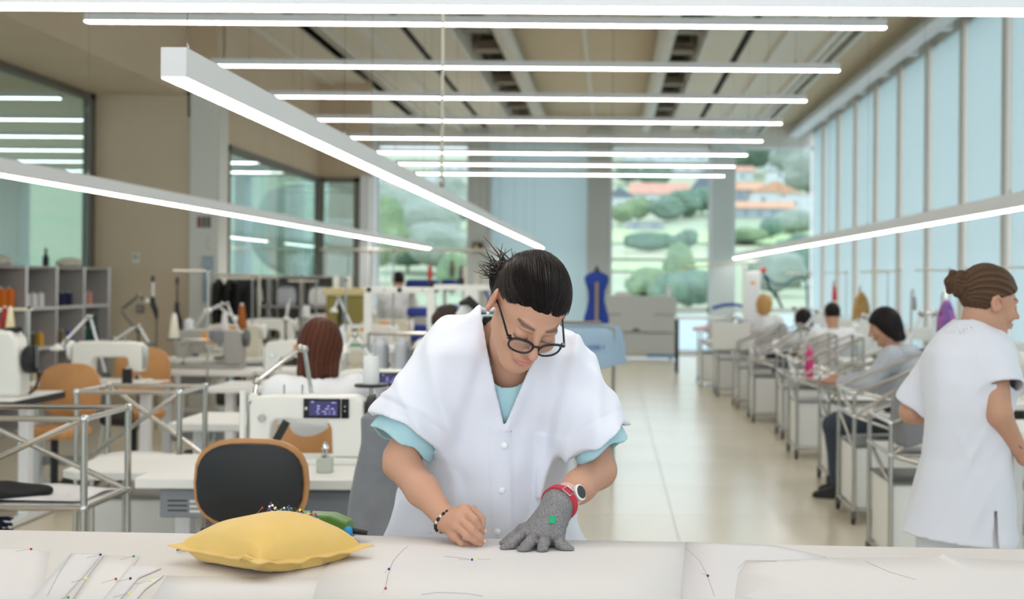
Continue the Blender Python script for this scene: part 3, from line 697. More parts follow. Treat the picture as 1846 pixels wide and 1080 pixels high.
def skin_color(P, R, o, s, base, brow=(.07, .035, .025), lip=(.52, .17, .15)):
    q = ((P-V3(o))@np.array(R))/s; C = np.tile(np.array(base+(1.,)), (len(P), 1))
    def mix(mask, c): C[:, :3] = C[:, :3]*(1-mask[:, None])+np.array(c)*mask[:, None]
    face = np.clip((-q[:, 1]-.03)/.02, 0, 1)*(np.abs(q[:, 2]) < .13)*(np.abs(q[:, 0]) < .09)*(q[:, 1] > -.14)
    near = (np.linalg.norm(q, axis=1) < .17)
    ch = np.exp(-((np.abs(q[:, 0])-.04)/.02)**2-((q[:, 2]+.028)/.02)**2)*.3*face; mix(ch*near, (base[0]*1.02, base[1]*.76, base[2]*.72))
    ns = np.exp(-(q[:, 0]/.014)**2-((q[:, 2]+.023)/.012)**2)*.35*face*(q[:, 1] < -.09); mix(ns*near, (base[0]*1.03, base[1]*.74, base[2]*.7))
    lp = np.clip(1.6-((q[:, 0]/.0235)**2+((q[:, 2]+.060)/.0125)**2)*1.5, 0, 1)*(q[:, 1] < -.085)*.75; mix(lp*near, lip)
    ax = np.abs(q[:, 0]); zc = .0295+.004*np.sin((ax-.012)/.04*3.14)-.004*np.clip((ax-.045)/.012, 0, 1)
    br = np.clip(1.3-np.abs(q[:, 2]-zc)/.004, 0, 1)*np.clip((ax-.009)/.006, 0, 1)*np.clip((.056-ax)/.01, 0, 1)*(q[:, 1] < -.06)*.85; mix(br*near, brow)
    ls = np.clip(1.4-np.abs(q[:, 2]-(-.0055+8*(ax-.031)**2))/.0022, 0, 1)*(np.abs(ax-.031) < .0165)*(q[:, 1] < -.07)*.85; mix(ls*near, (.03, .02, .02))
    er = np.exp(-((ax-.08)/.01)**2-(q[:, 1]/.03)**2-(q[:, 2]/.03)**2)*.5; mix(er*near, (base[0]*1.05, base[1]*.66, base[2]*.62))
    return C
M('skin', '#c48f74', .5, vcol=True, spec=.35, bump=(420, .06))
def finger(pts, r0, r1):
    return [(cap(pts[i], pts[i+1], r0+(r1-r0)*i/(len(pts)-1), r0+(r1-r0)*(i+1)/(len(pts)-1)), .003 if i else .005) for i in range(len(pts)-1)]
def folds(P, seed, amp, n=7, fmin=18, fmax=60, vert=.25):
    """soft cloth folds: a few long waves, mostly running down the cloth"""
    rnd = random.Random(seed); d = np.zeros(len(P))
    for _ in range(n):
        f = rnd.uniform(fmin, fmax); th = rnd.uniform(0, 6.28); k = np.array([math.cos(th)*f, math.sin(th)*f, rnd.uniform(-1, 1)*f*vert])
        ph = rnd.uniform(0, 6.28); k2 = np.array([rnd.uniform(-6, 6), rnd.uniform(-6, 6), rnd.uniform(-9, 9)]); p2 = rnd.uniform(0, 6.28)
        d += np.sin(P@k+ph+1.2*np.sin(P@k2*1.5))*(.5+.5*np.sin(P@k2+p2))*(fmin/f)**.6
    return d*amp/math.sqrt(n)
def bell(v, c, w_): return np.exp(-((v-c)/w_)**2)
def march(fn, px, py, y0, y1, n=500):
    Y = np.linspace(y0, y1, n); P = np.array([at(px, py, y) for y in Y]); d = fn(P); i = int(np.argmax(d < 0))
    return at(px, py, Y[i]) if d[i] < 0 else None
def placed(mb, R, o, s=1.0):
    R = np.array(R); o = V3(o); mb.v = [tuple(R@(V3(v)*s)+o) for v in mb.v]; return mb

def sleeve(a, b, ra, rb, hp, hn, wv=None):
    """sleeve ending at a hem plane, and the plug that opens its end"""
    a, b = V3(a), V3(b); c = cap(a, a+(b-a)*1.5, ra, ra+(rb-ra)*1.5); hf0 = half(hp, hn); hf = (lambda P: hf0(P)+wv(P)) if wv else hf0
    return (lambda P: np.maximum(c(P), hf(P))), (lambda P, tr, t: np.maximum(np.maximum(c(P)+t, np.abs(hf(P))-.02), -(tr(P)-.014)))
# ================================================================ the woman at the cutting table
WB = Vector((-.3, 3.2, 0))
wo = thing('person', 'woman with dark tied hair and glasses in a white coat bending over the cutting table', 'person', WB)
HR, HO, HS = rot3(math.radians(46.5), math.radians(8.9), math.radians(25.8)), V3((-.178, 2.9, 1.412)), .972
def hl(x, y, z): return HR@V3((x, y, z))*HS+HO          # head point to room
NB = V3(at(922, 640, 3.085))
# --- trunk under the clothes
tz_ = [.45, .70, .87, 1.01, 1.10, 1.22, 1.31, 1.37, 1.42]
tcx = [-.315, -.31, -.297, -.272, -.265, -.258, -.25, -.24, -.235]; tcy = [3.24, 3.24, 3.21, 3.19, 3.175, 3.15, 3.125, 3.11, 3.1]
trx = [.275, .25, .224, .188, .182, .192, .185, .125, .07]; try_ = [.175, .165, .15, .13, .13, .138, .118, .09, .06]
trunk = column(tz_, tcx, tcy, trx, try_, 2.25)
body_trunk = column(tz_, tcx, tcy, [r-.045 for r in trx], [r-.045 for r in try_])
ShL, ElL, WrL = V3(at(792, 672, 3.11)), V3(at(722, 832, 3.06)), V3(at(806, 938, 2.93))
ShR, ElR, WrR = V3(at(1036, 690, 3.11)), V3(at(1078, 848, 3.08)), V3(at(1008, 908, 2.915))
def c3(cx, cy, Y): return V3(at(760+cx/5.144, 820+cy/5.144, Y))
# --- bare hand: five bent fingers closing on a pin
mI, mM, mR, mP = c3(398, 520, 2.905), c3(350, 585, 2.893), c3(322, 652, 2.888), c3(308, 750, 2.895)
palmL = union([(cap(WrL, mI, .0225, .0145), 0), (cap(WrL, mM, .0235, .015), .01), (cap(WrL, mR, .0235, .0145), .01), (cap(WrL, mP, .021, .013), .01), (cap(mI, mP, .0125, .0115), .01)])
fing = [([mI, c3(490, 600, 2.868), c3(530, 668, 2.872), c3(550, 722, 2.880)], .0098, .0072), ([mM, c3(468, 692, 2.855), c3(532, 752, 2.862), c3(580, 800, 2.872)], .0100, .0074),
        ([mR, c3(424, 754, 2.857), c3(490, 795, 2.864), c3(538, 828, 2.873)], .0094, .0072), ([mP, c3(372, 822, 2.876), c3(428, 832, 2.884), c3(470, 838, 2.892)], .0084, .0066),
        ([c3(350, 525, 2.945), c3(470, 515, 2.93), c3(552, 598, 2.902), c3(590, 712, 2.885)], .0125, .0082)]
def fused(palm_f, fingers, k=.006):
    """fingers grow out of the palm but stay separate from each other"""
    fs = [union(finger(*f)) for f in fingers]
    def g(P):
        p = palm_f(P); d = p
        for f in fs: d = np.minimum(d, smin(p, f(P), k))
        return d
    return g
hand = [(fused(palmL, fing), .012)]
tips = [fing[0][0][-1], fing[1][0][-1], fing[2][0][-1], fing[4][0][-1]]
nails = [(p+V3((.001, -.0058, .0018)), 0) for p in tips]
# --- hand inside the glove
G = dict(I=[c3(985, 735, 2.9), c3(905, 770, 2.862), c3(830, 830, 2.85), c3(765, 880, 2.846)], Md=[c3(1065, 755, 2.885), c3(1015, 800, 2.838), c3(965, 855, 2.826), c3(930, 893, 2.824)],
         Rg=[c3(1150, 765, 2.878), c3(1135, 815, 2.832), c3(1122, 865, 2.825), c3(1115, 893, 2.823)], Pk=[c3(1235, 770, 2.885), c3(1285, 820, 2.846), c3(1335, 862, 2.84), c3(1375, 892, 2.838)],
         Th=[c3(1060, 640, 2.935), c3(930, 690, 2.92), c3(840, 770, 2.905), c3(755, 838, 2.898)])
WG = WrR
palm = lambda e: [(cap(WG, G['I'][0], .026+e, .017+e), .014), (cap(WG, G['Md'][0], .028+e, .018+e), .014), (cap(WG, G['Rg'][0], .028+e, .018+e), .014), (cap(WG, G['Pk'][0], .026+e, .016+e), .014), (cap(G['I'][0], G['Pk'][0], .015+e, .015+e), .014)]
ghand = [(fused(union(palm(-.004)), [(G[k], .0085 if k != 'Th' else .01, .0065) for k in G]), .012)]
arms = [(cap(ShL, ElL, .048, .040), .03), (cap(ElL, (ElL+WrL)/2+V3((-.004, 0, .0)), .040, .0345), .02), (cap((ElL+WrL)/2, WrL, .0345, .0245), .02),
        (cap(ShR, ElR, .048, .040), .03), (cap(ElR, (ElR+WrR)/2, .040, .035), .02), (cap((ElR+WrR)/2, WrR, .035, .025), .02)]
neck = [(cap(hl(0, .03, -.055), NB, .052, .056), .022), (cap(NB+V3((0, .015, -.01)), (ShL+NB)/2-V3((0, 0, .02)), .044, .03), .03), (cap(NB+V3((0, .015, -.01)), (ShR+NB)/2-V3((0, 0, .02)), .044, .03), .03), (cap(NB+V3((0, .01, 0)), NB+V3((0, .03, -.1)), .05, .05), .03)]
SKIN = (.55, .30, .205)
headf = union([(local(HEAD, HR, HO, HS), 0)]+neck)
armLf, armRf = union(arms[:3]+hand), union(arms[3:]+ghand)
body = mesh_of('body', [sdf_arrays(headf, (-.36, 2.72, 1.2), (.0, 3.2, 1.6), .0026, 1), sdf_arrays(armLf, (-.52, 2.82, .87), (-.27, 3.19, 1.38), .0022, 1),
    sdf_arrays(armRf, (-.27, 2.8, .87), (.06, 3.19, 1.38), .0034, 1), sdf_arrays(lambda P: union([(body_trunk, 0)]+neck[1:])(P)+.012, (-.56, 2.95, .5), (.0, 3.42, 1.46), .011, 1)],
    MATS['skin'], wo, lambda P: skin_color(P, HR, HO, HS, SKIN))
# nails
for p, k in nails: MB().ell(tuple(p), (.0040, .0016, .0048), 8, 6).build('fingernail', M('nail', '#e0b3a0', .25), wo, world=True, smooth=80)
# --- t-shirt
SL0, SL1, SR0, SR1 = V3(at(815, 652, 3.11)), V3(at(722, 800, 3.085)), V3(at(1008, 662, 3.11)), V3(at(1088, 815, 3.07))
hemL, nL = V3(at(733, 776, 3.09)), V3(at(733-52, 776+86, 3.06))-V3(at(733, 776, 3.09)); hemR, nR = V3(at(1078, 795, 3.075)), V3(at(1078+50, 795+88, 3.05))-V3(at(1078, 795, 3.075))
neckcut = cap(NB+V3((-.004, -.012, -.022)), NB+V3((.02, -.03, .25)), .061, .082)
uL, uR = nL/np.linalg.norm(nL), nR/np.linalg.norm(nR)
wav = lambda P: .0045*np.sin(P[:, 0]*85+P[:, 1]*40)
trunkS = lambda P: trunk(P)+.022
sLs, sLc = sleeve(SL0, SL1, .070, .081, hemL+uL*.036, nL, wav); sRs, sRc = sleeve(SR0, SR1, .066, .066, hemR+uR*.032, nR, wav)
shirt_o = union([(trunkS, 0), (sLs, .03), (sRs, .03), (cap(NB+V3((0, .018, -.0)), NB+V3((0, .03, -.09)), .063, .07), .03)])
def shirtf(P):
    d = shell(lambda Q: shirt_o(Q)+folds(Q, 4, .003), .007)(P)
    d = np.maximum(d, -sLc(P, trunkS, .009)); d = np.maximum(d, -sRc(P, trunkS, .009))
    d = smax(d, -neckcut(P), .006); return np.maximum(d, .8-P[:, 2])
M('shirt_blue', '#a9ced6', .9, var=(30, '#a2c8d1'), bump=(700, .12), sheen=.2)
sdf_mesh('t_shirt', shirtf, (-.60, 2.9, .74), (.10, 3.34, 1.46), .004, MATS['shirt_blue'], wo, 1)
# --- white coat
Va, Vb, Vc = V3(at(908, 770, 3.02)), V3(at(868, 580, 3.02)), V3(at(993, 575, 3.02))
def line_d(P, a, b):          # distance to the vertical plane through a-b, positive to the right of it
    t = (b-a)[[0, 2]]; t = t/np.linalg.norm(t); nx, nz = t[1], -t[0]
    return (P[:, 0]-a[0])*nx+(P[:, 2]-a[2])*nz
def vcut(P): return np.maximum(np.maximum(-line_d(P, Va, Vb), line_d(P, Va, Vc)), P[:, 1]-3.105)
cLs, cLc = sleeve(SL0, SL1, .088, .098, hemL, nL, lambda P: .003*np.sin(P[:, 0]*50)); cRs, cRc = sleeve(SR0, SR1, .084, .08, hemR, nR, lambda P: .003*np.sin(P[:, 0]*60))
coat_o = union([(trunk, 0), (cLs, .045), (cRs, .045)])
PK0, PK1 = at(963, 782, 3.04), at(1027, 905, 3.04)
def coat_d(P):
    d = coat_o(P)
    front = np.clip((3.12-P[:, 1])/.03, 0, 1)
    x, z = P[:, 0], P[:, 2]
    d = d+np.minimum(folds(P, 21, .028, 8, 20, 65, .3)*(.55+.45*np.clip((1.3-z)/.2, 0, 1))+folds(P, 33, .011, 6, 50, 110, .6), .010)
    # pulls from the armpits and sleeve folds
    d = d-.011*front*bell(x+.30*z, -.02, .016)*bell(z, 1.2, .12)-.009*front*bell(x-.22*z, -.37, .014)-.010*front*bell(x+.55*z, .20, .014)*bell(z, 1.17, .09)-.008*front*bell(x-.5*z, -.66, .013)*bell(z, 1.15, .08)*bell(z, 1.18, .1)
    d = d-.007*front*bell(x+.12*z, -.235, .02)*np.clip((1.22-z)/.15, 0, 1)-.005*front*bell(x-.1*z, -.255, .016)*np.clip((1.15-z)/.15, 0, 1)
    dl, dr = (P-hemL)@(nL/np.linalg.norm(nL)), (P-hemR)@(nR/np.linalg.norm(nR))
    sl, sr = np.clip((-.36-x)/.05, 0, 1), np.clip((x+.10)/.05, 0, 1)
    d = d-.003*sl*bell(dl, -.045, .012)-.0035*sl*bell(dl, -.0, .02)-.0035*sr*bell(dr, -.0, .02)
    d = d+.0025*sl*bell(dl, -.034, .004)+.0025*sr*bell(dr, -.034, .004)
    # overlapping button placket and breast pocket
    pl = np.clip((x-(at(884, 800, 3.04).x+(.98-z)*.03))/.007, 0, 1)*np.clip((z-.5)/.1, 0, 1)*np.clip((Va[2]+.01-z)/.015, 0, 1); pl2 = np.clip(((at(926, 800, 3.04).x+(.98-z)*.03)-x)/.007, 0, 1)
    d = d-.0045*front*pl*pl2
    pk = np.clip((x-PK0.x)/.006, 0, 1)*np.clip((PK1.x-x)/.006, 0, 1)*np.clip((PK0.z-z)/.006, 0, 1)*np.clip((z-PK1.z)/.006, 0, 1)
    d = d-.0055*front*pk
    v1, v2 = line_d(P, Va, Vb), line_d(P, Va, Vc)
    return d-.0022*front*(bell(v1, -.012, .012)+bell(v2, .012, .012))*(z > Va[2]-.01)
def coatf(P):
    d = shell(coat_d, .0105)(P)
    d = np.maximum(d, -cLc(P, trunk, .011)); d = np.maximum(d, -cRc(P, trunk, .011))
    d = np.maximum(d, -vcut(P)); d = smax(d, -cap(NB+V3((0, .01, .03)), NB+V3((.02, -.03, .25)), .064, .09)(P), .004)
    return np.maximum(d, .56-P[:, 2])
M('coat_white', '#dcdeea', .85, bump=(900, .1), sheen=.15)
coat = sdf_mesh('coat', coatf, (-.64, 2.9, .53), (.14, 3.46, 1.46), .0042, MATS['coat_white'], wo, 1)
for px, py in ((909, 803), (905, 884), (897, 958)):
    p = march(coat_d, px, py, 2.9, 3.3)
    b = MB().lathe([(.0001, -.0045), (.0062, -.004), (.0078, -.0025), (.0078, 0), (.0001, .001)], (0, 0, 0), 16, 'y')
    b.v = [(v[0]+p.x, v[1]+p.y-.001, v[2]+p.z) for v in b.v]; bo = b.build('button', M('button_white', '#eeeef2', .3), coat, world=False, smooth=50)
# --- trousers and shoes below the table
M('trousers_white', '#e0e0e6', .9)
trou = []
for s in (-1, 1):
    hip, kn, an = (-.31+s*.09, 3.24, .86), (-.31+s*.1, 3.23, .48), (-.31+s*.1, 3.26, .09)
    trou += [(cap(hip, kn, .1, .07), .03), (cap(kn, an, .07, .058), .03)]
sdf_mesh('trousers', union(trou), (-.55, 3.05, .03), (-.05, 3.42, .98), .011, MATS['trousers_white'], wo, 1)
for s in (-1, 1):
    sdf_mesh('shoe', union([(cap((-.31+s*.1, 3.28, .045), (-.31+s*.11, 3.12, .035), .042, .034), .02), (half((0, 0, .003), (0, 0, -1)), 0, 'none')][:1]), (-.31+s*.1-.1, 3.0, .001), (-.31+s*.1+.1, 3.4, .14), .009, M('shoe_white', '#dddde0', .5), wo, 1)
# --- hair: cap drawn back from a centre-left parting into a loose knot
M('hair_dark', '#1d1412', .5, vcol=True, spec=.10)
capshape = union([(ell((0, .018, .036), (.0825, .105, .0945)), 0), (ell((0, .05, -.02), (.07, .07, .07)), .03)])
def hairline(q):
    y = q[:, 1]; return np.interp(y, [-.12, -.085, -.05, -.02, .0, .02, .04, .06, .12], [.088, .070, .05, .032, .03, .024, -.02, -.06, -.075])+.011*bell(q[:, 0], -.04, .028)
def hair_local(q):
    d = capshape(q)
    part = bell(q[:, 0]-.012, 0, .0045)*np.clip((.02-q[:, 1])/.05, 0, 1)*(q[:, 2] > .02)
    ang = np.arctan2(q[:, 0]-.012, q[:, 2]+.02)
    w1 = 1.5*np.sin(q[:, 1]*24+ang*3)+1.2*np.sin(ang*5.3); st = np.sin(ang*37+q[:, 1]*18+w1)*.35+np.sin(ang*83-q[:, 1]*15+w1*2)*.35+np.sin(ang*11+q[:, 1]*12)*.6
    d = d+.0035*part-.0013*st-.003*bell(np.abs(q[:, 0]), .055, .03)*bell(q[:, 2], .045, .04)
    d = d+.009*np.exp(-np.maximum(0, q[:, 2]-hairline(q))/.014)*np.clip((.05-q[:, 1])/.04, 0, 1)
    d = np.maximum(d, -(d+.016)); return smax(d, hairline(q)+.0022*np.sin(ang*23)+.0015*np.sin(ang*51+1)-q[:, 2], .004)
knot = union([(ell((-.045, .088, -.005), (.036, .03, .034)), 0), (ell((-.02, .105, .02), (.028, .022, .028)), .015)])
def hair_all(P):
    q = ((P-HO)@HR)/HS; d = hair_local(q)
    k = knot(q)+.003*np.sin(q[:, 0]*190+q[:, 2]*120)+.003*np.sin(q[:, 2]*210-q[:, 1]*90)
    return smin(d, k, .012)*HS
def hair_col(P):
    q = ((P-HO)@HR)/HS; ang = np.arctan2(q[:, 0]-.012, q[:, 2]+.02)
    w1 = 1.5*np.sin(q[:, 1]*24+ang*3)+1.2*np.sin(ang*5.3); f = .5+.2*np.sin(ang*61+q[:, 1]*20+w1*2)+.2*np.sin(ang*113+w1*3+q[:, 1]*30)+.2*np.sin(ang*19+w1); part = bell(q[:, 0]-.012, 0, .002)*(q[:, 1] < .0)*(q[:, 2] > .05)*.5
    C = np.ones((len(P), 4)); base = np.array([.005, .0035, .0035]); hi = np.array([.013, .008, .0065])
    C[:, :3] = base+(hi-base)*f[:, None]; C[:, :3] = C[:, :3]*(1-part[:, None])+np.array([.22, .13, .1])*part[:, None]; return C
ctr = hl(0, .02, .03); hair = sdf_mesh('hair', hair_all, ctr-.16, ctr+.16, .003, MATS['hair_dark'], wo, 1, hair_col)
M('hair_strand', '#2a1c17', .45)
rnd = random.Random(5)
for k in range(80):
    a0 = V3((-.05+rnd.uniform(-.025, .04), .10+rnd.uniform(-.02, .02), .01+rnd.uniform(-.025, .03)))
    dr = V3((rnd.uniform(-1.0, .1), rnd.uniform(.1, 1.0), rnd.uniform(-.5, .5))); dr /= np.linalg.norm(dr); Ls = rnd.uniform(.025, .062)
    side = V3((rnd.uniform(-1, 1), rnd.uniform(-1, 1), rnd.uniform(-.6, .3)))*.022
    pts = [hl(*(a0+dr*Ls*t+side*t*t)) for t in (0, .35, .7, 1)]
    if k == 0: strands = MB()
    strands.path(pts, [.0022, .0018, .0011, .0003], 5)
fine = MB(); rnd = random.Random(9)
for k in range(420):          # fine strands lying on the hair, drawn back from the hairline
    a_ = rnd.uniform(-1.75, 1.75); lift = rnd.uniform(.0, .0022); pts = []; y = -.088
    while y < .10:
        rr = math.sqrt(max(.02, 1-((y-.018)/.105)**2)); aa = a_*(1-.25*max(0, y)/.1)+.03*math.sin(y*40+k)
        x, z = .0825*rr*math.sin(aa)+.0, .036+.0945*rr*math.cos(aa)
        if z > hairline(np.array([[x, y, z]]))[0]+.001: pts.append((x*(1+lift*8), y, z+lift*math.cos(aa)))
        y += .014
    if len(pts) > 3: fine.path([hl(*p) for p in pts], [.0003]+[.0006]*(len(pts)-2)+[.0003], 4)
fo_ = fine.build('fine_strands', M('hair_fine', '#191110', .35, spec=.35), wo, world=True, smooth=80); fo_['kind'] = 'stuff'
so = strands.build('loose_strands', MATS['hair_strand'], wo, world=True, smooth=80)
# --- glasses
M('glasses_black', '#101014', .25); glass_mat('spectacle_lens', '#f4f8fa', .06)
gl = None
lens = [(math.copysign(abs(math.cos(t))**.8, math.cos(t))*.0265, math.copysign(abs(math.sin(t))**.85, math.sin(t))*.0185+(.001 if math.sin(t) > 0 else 0)) for t in [2*math.pi*k/32 for k in range(32)]]
fr = MB()
for s in (-1, 1):
    pts = [(s*.0345+x, -.111+abs(s*.0345+x)**2*3.2, -.006+z) for x, z in lens]; pts.append(pts[0])
    rr = [.0023+(.0008 if z > .005 else 0) for x, z in lens]; rr.append(rr[0]); fr.path(pts, rr, 8)
fr.path([(-.0095, -.1115, .003), (0, -.114, .006), (.0095, -.1115, .003)], .0024, 8)
for s in (-1, 1): fr.cbox((s*.0645, -.0955, .0055), (.008, .008, .007))
glo = placed(fr, HR, HO, HS).build('glasses', MATS['glasses_black'], wo, world=True, smooth=60)
for s in (-1, 1):
    tm_ = MB().path([(s*.068, -.093, .006), (s*.0725, -.05, .008), (s*.0785, .0, .009), (s*.081, .03, .0), (s*.079, .045, -.018)], [.0026, .0024, .0022, .0024, .002], 8)
    placed(tm_, HR, HO, HS).build('temple_arm', MATS['glasses_black'], glo, world=False, smooth=60)
    le = MB(); le.v = [(s*.0345+x*.97, -.111+abs(s*.0345+x)**2*3.2, -.006+z*.97) for x, z in lens]; le.f = [tuple(range(32))]
    placed(le, HR, HO, HS).build('lens', MATS['spectacle_lens'], glo, world=False)
er = hl(-.0845, .006, -.033); MB().ell(tuple(er), (.0042,)*3, 10, 8).build('pearl_earring', M('pearl', '#f3f0ea', .2), wo, world=True, smooth=80)
# --- bracelet and ring on the bare hand
M('bead_black', '#111114', .3); M('bead_silver', '#d8d8da', .2, .8)
ax = (WrL-ElL)/np.linalg.norm(WrL-ElL); u = np.cross(ax, V3((0, 0, 1))); u /= np.linalg.norm(u); v = np.cross(ax, u); wc = WrL+ax*.002
br = MB().path([tuple(wc+(u*math.cos(t)+v*math.sin(t))*.030) for t in [2*math.pi*k/24 for k in range(25)]], .0016, 6).build('bracelet', MATS['bead_black'], wo, world=True)
for k in range(22):
    t = 2*math.pi*k/22; p = wc+(u*math.cos(t)+v*math.sin(t))*.0305
    MB().ell(tuple(p), (.0043,)*3, 8, 6).build('bead', MATS['bead_silver' if k % 4 == 0 else 'bead_black'], br, smooth=80)
rp = mR+(c3(420, 762, 2.862)-mR)*.12; fx = (c3(420, 762, 2.862)-mR); fx /= np.linalg.norm(fx); u2 = np.cross(fx, V3((0, 0, 1))); u2 /= np.linalg.norm(u2); v2 = np.cross(fx, u2)
MB().path([tuple(rp+(u2*math.cos(t)+v2*math.sin(t))*.0124) for t in [2*math.pi*k/20 for k in range(21)]], .0011, 6).build('ring', MATS['bead_silver'], wo, world=True)
# --- steel mesh glove, red strap, watch
m = M('mesh_glove', '#8f8d90', .42, .55)
nt = m.node_tree; N = nt.nodes; tcn = N.new('ShaderNodeTexCoord'); wv = N.new('ShaderNodeTexVoronoi'); wv.inputs['Scale'].default_value = 760
nt.links.new(tcn.outputs['Object'], wv.inputs['Vector']); rp_ = N.new('ShaderNodeValToRGB'); rp_.color_ramp.elements[0].color = lin('#c4c1c2'); rp_.color_ramp.elements[1].color = lin('#6c6a6e'); rp_.color_ramp.elements[1].position = .75
nt.links.new(wv.outputs['Distance'], rp_.inputs[0]); nt.links.new(rp_.outputs[0], N['Principled BSDF'].inputs['Base Color'])
bp = N.new('ShaderNodeBump'); bp.inputs['Strength'].default_value = .6; bp.inputs['Distance'].default_value = .002; bp.invert = True
nt.links.new(wv.outputs['Distance'], bp.inputs['Height']); nt.links.new(bp.outputs[0], N['Principled BSDF'].inputs['Normal'])
gi = [(fused(union(palm(.0035)), [(G[k], .0138 if k != 'Th' else .0128, .0112) for k in G]), 0)]
ax2 = (WrR-ElR)/np.linalg.norm(WrR-ElR)
gi += [(cap(WG, WG-ax2*.02, .0335, .032), .012)]
gf = union(gi)
def glovef(P): return np.maximum(gf(P)+.0007*np.sin(P[:, 0]*700+P[:, 2]*250), np.maximum(-((P-(WG-ax2*.016))@ax2), TZ+.004-P[:, 2]))
glove = sdf_mesh('glove', glovef, (-.30, 2.79, .895), (-.02, 3.0, 1.03), .0026, m, wo, 1); glove['label'] = 'grey steel chain mesh glove'
def band(c, ax, r, w_, th, mat, nm, sq=1.0):
    u = np.cross(ax, V3((0, 0, 1))); u /= np.linalg.norm(u); v = np.cross(ax, u); n = 36; rings = []
    for k in range(n):
        t = 2*math.pi*k/n; d = u*math.cos(t)+v*math.sin(t)*sq
        rings.append([tuple(c+d*(r+a_)+ax*b_) for a_, b_ in ((0, -w_/2), (th, -w_/2), (th, w_/2), (0, w_/2))])
    mb = MB(); mb.v = [p for g in rings for p in g]
    for k in range(n):
        for j in range(4): mb.f.append((k*4+j, k*4+(j+1) % 4, ((k+1) % n)*4+(j+1) % 4, ((k+1) % n)*4+j))
    return mb.build(nm, mat, wo, world=True, smooth=50), u, v
st_c = WG-ax2*.001
st, u, v = band(st_c, ax2, .0385, .016, .003, M('strap_red', '#c01f3a', .6), 'glove_strap'); st['label'] = 'red strap of the mesh glove'
def on_band(c, ax, r, dirv):            # frame on the band facing a given direction
    d = dirv-ax*(dirv@ax); d /= np.linalg.norm(d); return c+d*r, d, np.cross(d, ax)
pb, db, tb_ = on_band(st_c, ax2, .0425, V3((.25, -.8, .55)))
bk = [pb+tb_*x+ax2*y for x, y in ((-.011, -.0105), (.011, -.0105), (.011, .0105), (-.011, .0105), (-.011, -.0105))]
MB().path([tuple(p) for p in bk], .0014, 6).build('buckle', MATS['chrome'], st)
gt = march(gf, 996, 937, 2.75, 3.0); 
if gt: MB().cbox(tuple(gt), (.0155, .004, .019), (-.5, .1, 0)).build('green_tag', M('tag_green', '#12a070', .5), glove, bevel=.003)
wt_c = WG-ax2*.036
wt, u, v = band(wt_c, ax2, .0292, .016, .0024, M('watch_band', '#d9aca6', .6), 'watch'); wt['label'] = 'pink wrist watch with a round black face'
pw_, dw, tw = on_band(wt_c, ax2, .0335, V3((.72, -.62, .32)))
Rw = np.stack([tw, ax2, dw], 1)
placed(MB().lathe([(.0001, -.002), (.0165, -.002), (.0185, 0), (.0185, .006), (.0155, .008), (.0001, .008)], n=28), Rw, pw_).build('watch_case', M('watch_white', '#e9e2e0', .3), wt, smooth=50)
placed(MB().lathe([(.0001, .008), (.0148, .0078), (.0146, .0086), (.0001, .0088)], n=28), Rw, pw_).build('watch_face', M('watch_black', '#2c2b2d', .15), wt)
# needle she holds
ne = tag(MB().tube(tuple(c3(583, 770, 2.878)-V3(at(870, 970, 2.878))), tuple(c3(655, 850, 2.875)-V3(at(870, 970, 2.878))), .0005, 5).build('sewing_needle', MATS['steel']), 'thin steel needle held in the bare fingertips', 'needle'); ne.location = at(870, 970, 2.878)
# ================================================================ other people
def hair_mesh(parent, R, o, s, style, base, hi, h=.006, length=.0, bun=None):
    """style: 'up' cap with a bun, 'bob' falling to the neck, 'long' falling down the back"""
    o = V3(o); R = np.array(R)
    cs = ell((0, .018, .036), (.083, .105, .094))
    it = [(cs, 0)]
    if style in ('bob', 'long'):
        it += [(ell((0, .036, .005), (.098, .098, .115)), .03), (cap((-.055, .03, .0), (-.065, .05, -.06-length), .042, .03), .03), (cap((.055, .03, .0), (.065, .05, -.06-length), .042, .03), .03),
               (cap((0, .07, .0), (0, .08, -.07-length), .05, .035), .04)]
    f0 = union(it); hb = ell(bun[:3], (bun[3],)*3) if bun else None
    lineY = ([-.12, -.085, -.05, -.02, .0, .03, .05, .12], [.085, .066, .045, .03, .02, -.03, -.06, -.075]) if style == 'up' else ([-.12, -.085, -.05, -.02, .0, .03, .05, .12], [.085, .06, .03, -.05, -.2, -.3, -.4, -.4])
    def fn(P):
        q = ((P-o)@R)/s; ang = np.arctan2(q[:, 0], q[:, 2]+.02) if style == 'up' else np.arctan2(q[:, 0], q[:, 1])
        d = f0(q)+.0022*np.sin(ang*26+3*np.sin(q[:, 2]*14))+.0016*np.sin(ang*53+q[:, 2]*20)
        d = smax(d, np.interp(q[:, 1], *lineY)-q[:, 2], .008)
        if hb is not None: d = smin(d, hb(q)+.005*np.sin(q[:, 0]*130+q[:, 1]*90)+.004*np.sin(q[:, 2]*150), .01)
        return d*s
    def colr(P):
        q = ((P-o)@R)/s; ang = np.arctan2(q[:, 0], q[:, 2]+.02) if style == 'up' else np.arctan2(q[:, 0], q[:, 1])
        f = np.clip(.5+.3*np.sin(ang*31+3*np.sin(q[:, 2]*16))+.25*np.sin(ang*67+q[:, 2]*25), 0, 1); C = np.ones((len(P), 4)); C[:, :3] = V3(base)+(V3(hi)-V3(base))*f[:, None]; return C
    c = o+R@V3((0, .03, -.03-length/2))*s; e = .2+length*.7
    return sdf_mesh('hair', fn, c-e, c+e, h, MATS['hair_dark'], parent, 1, colr)

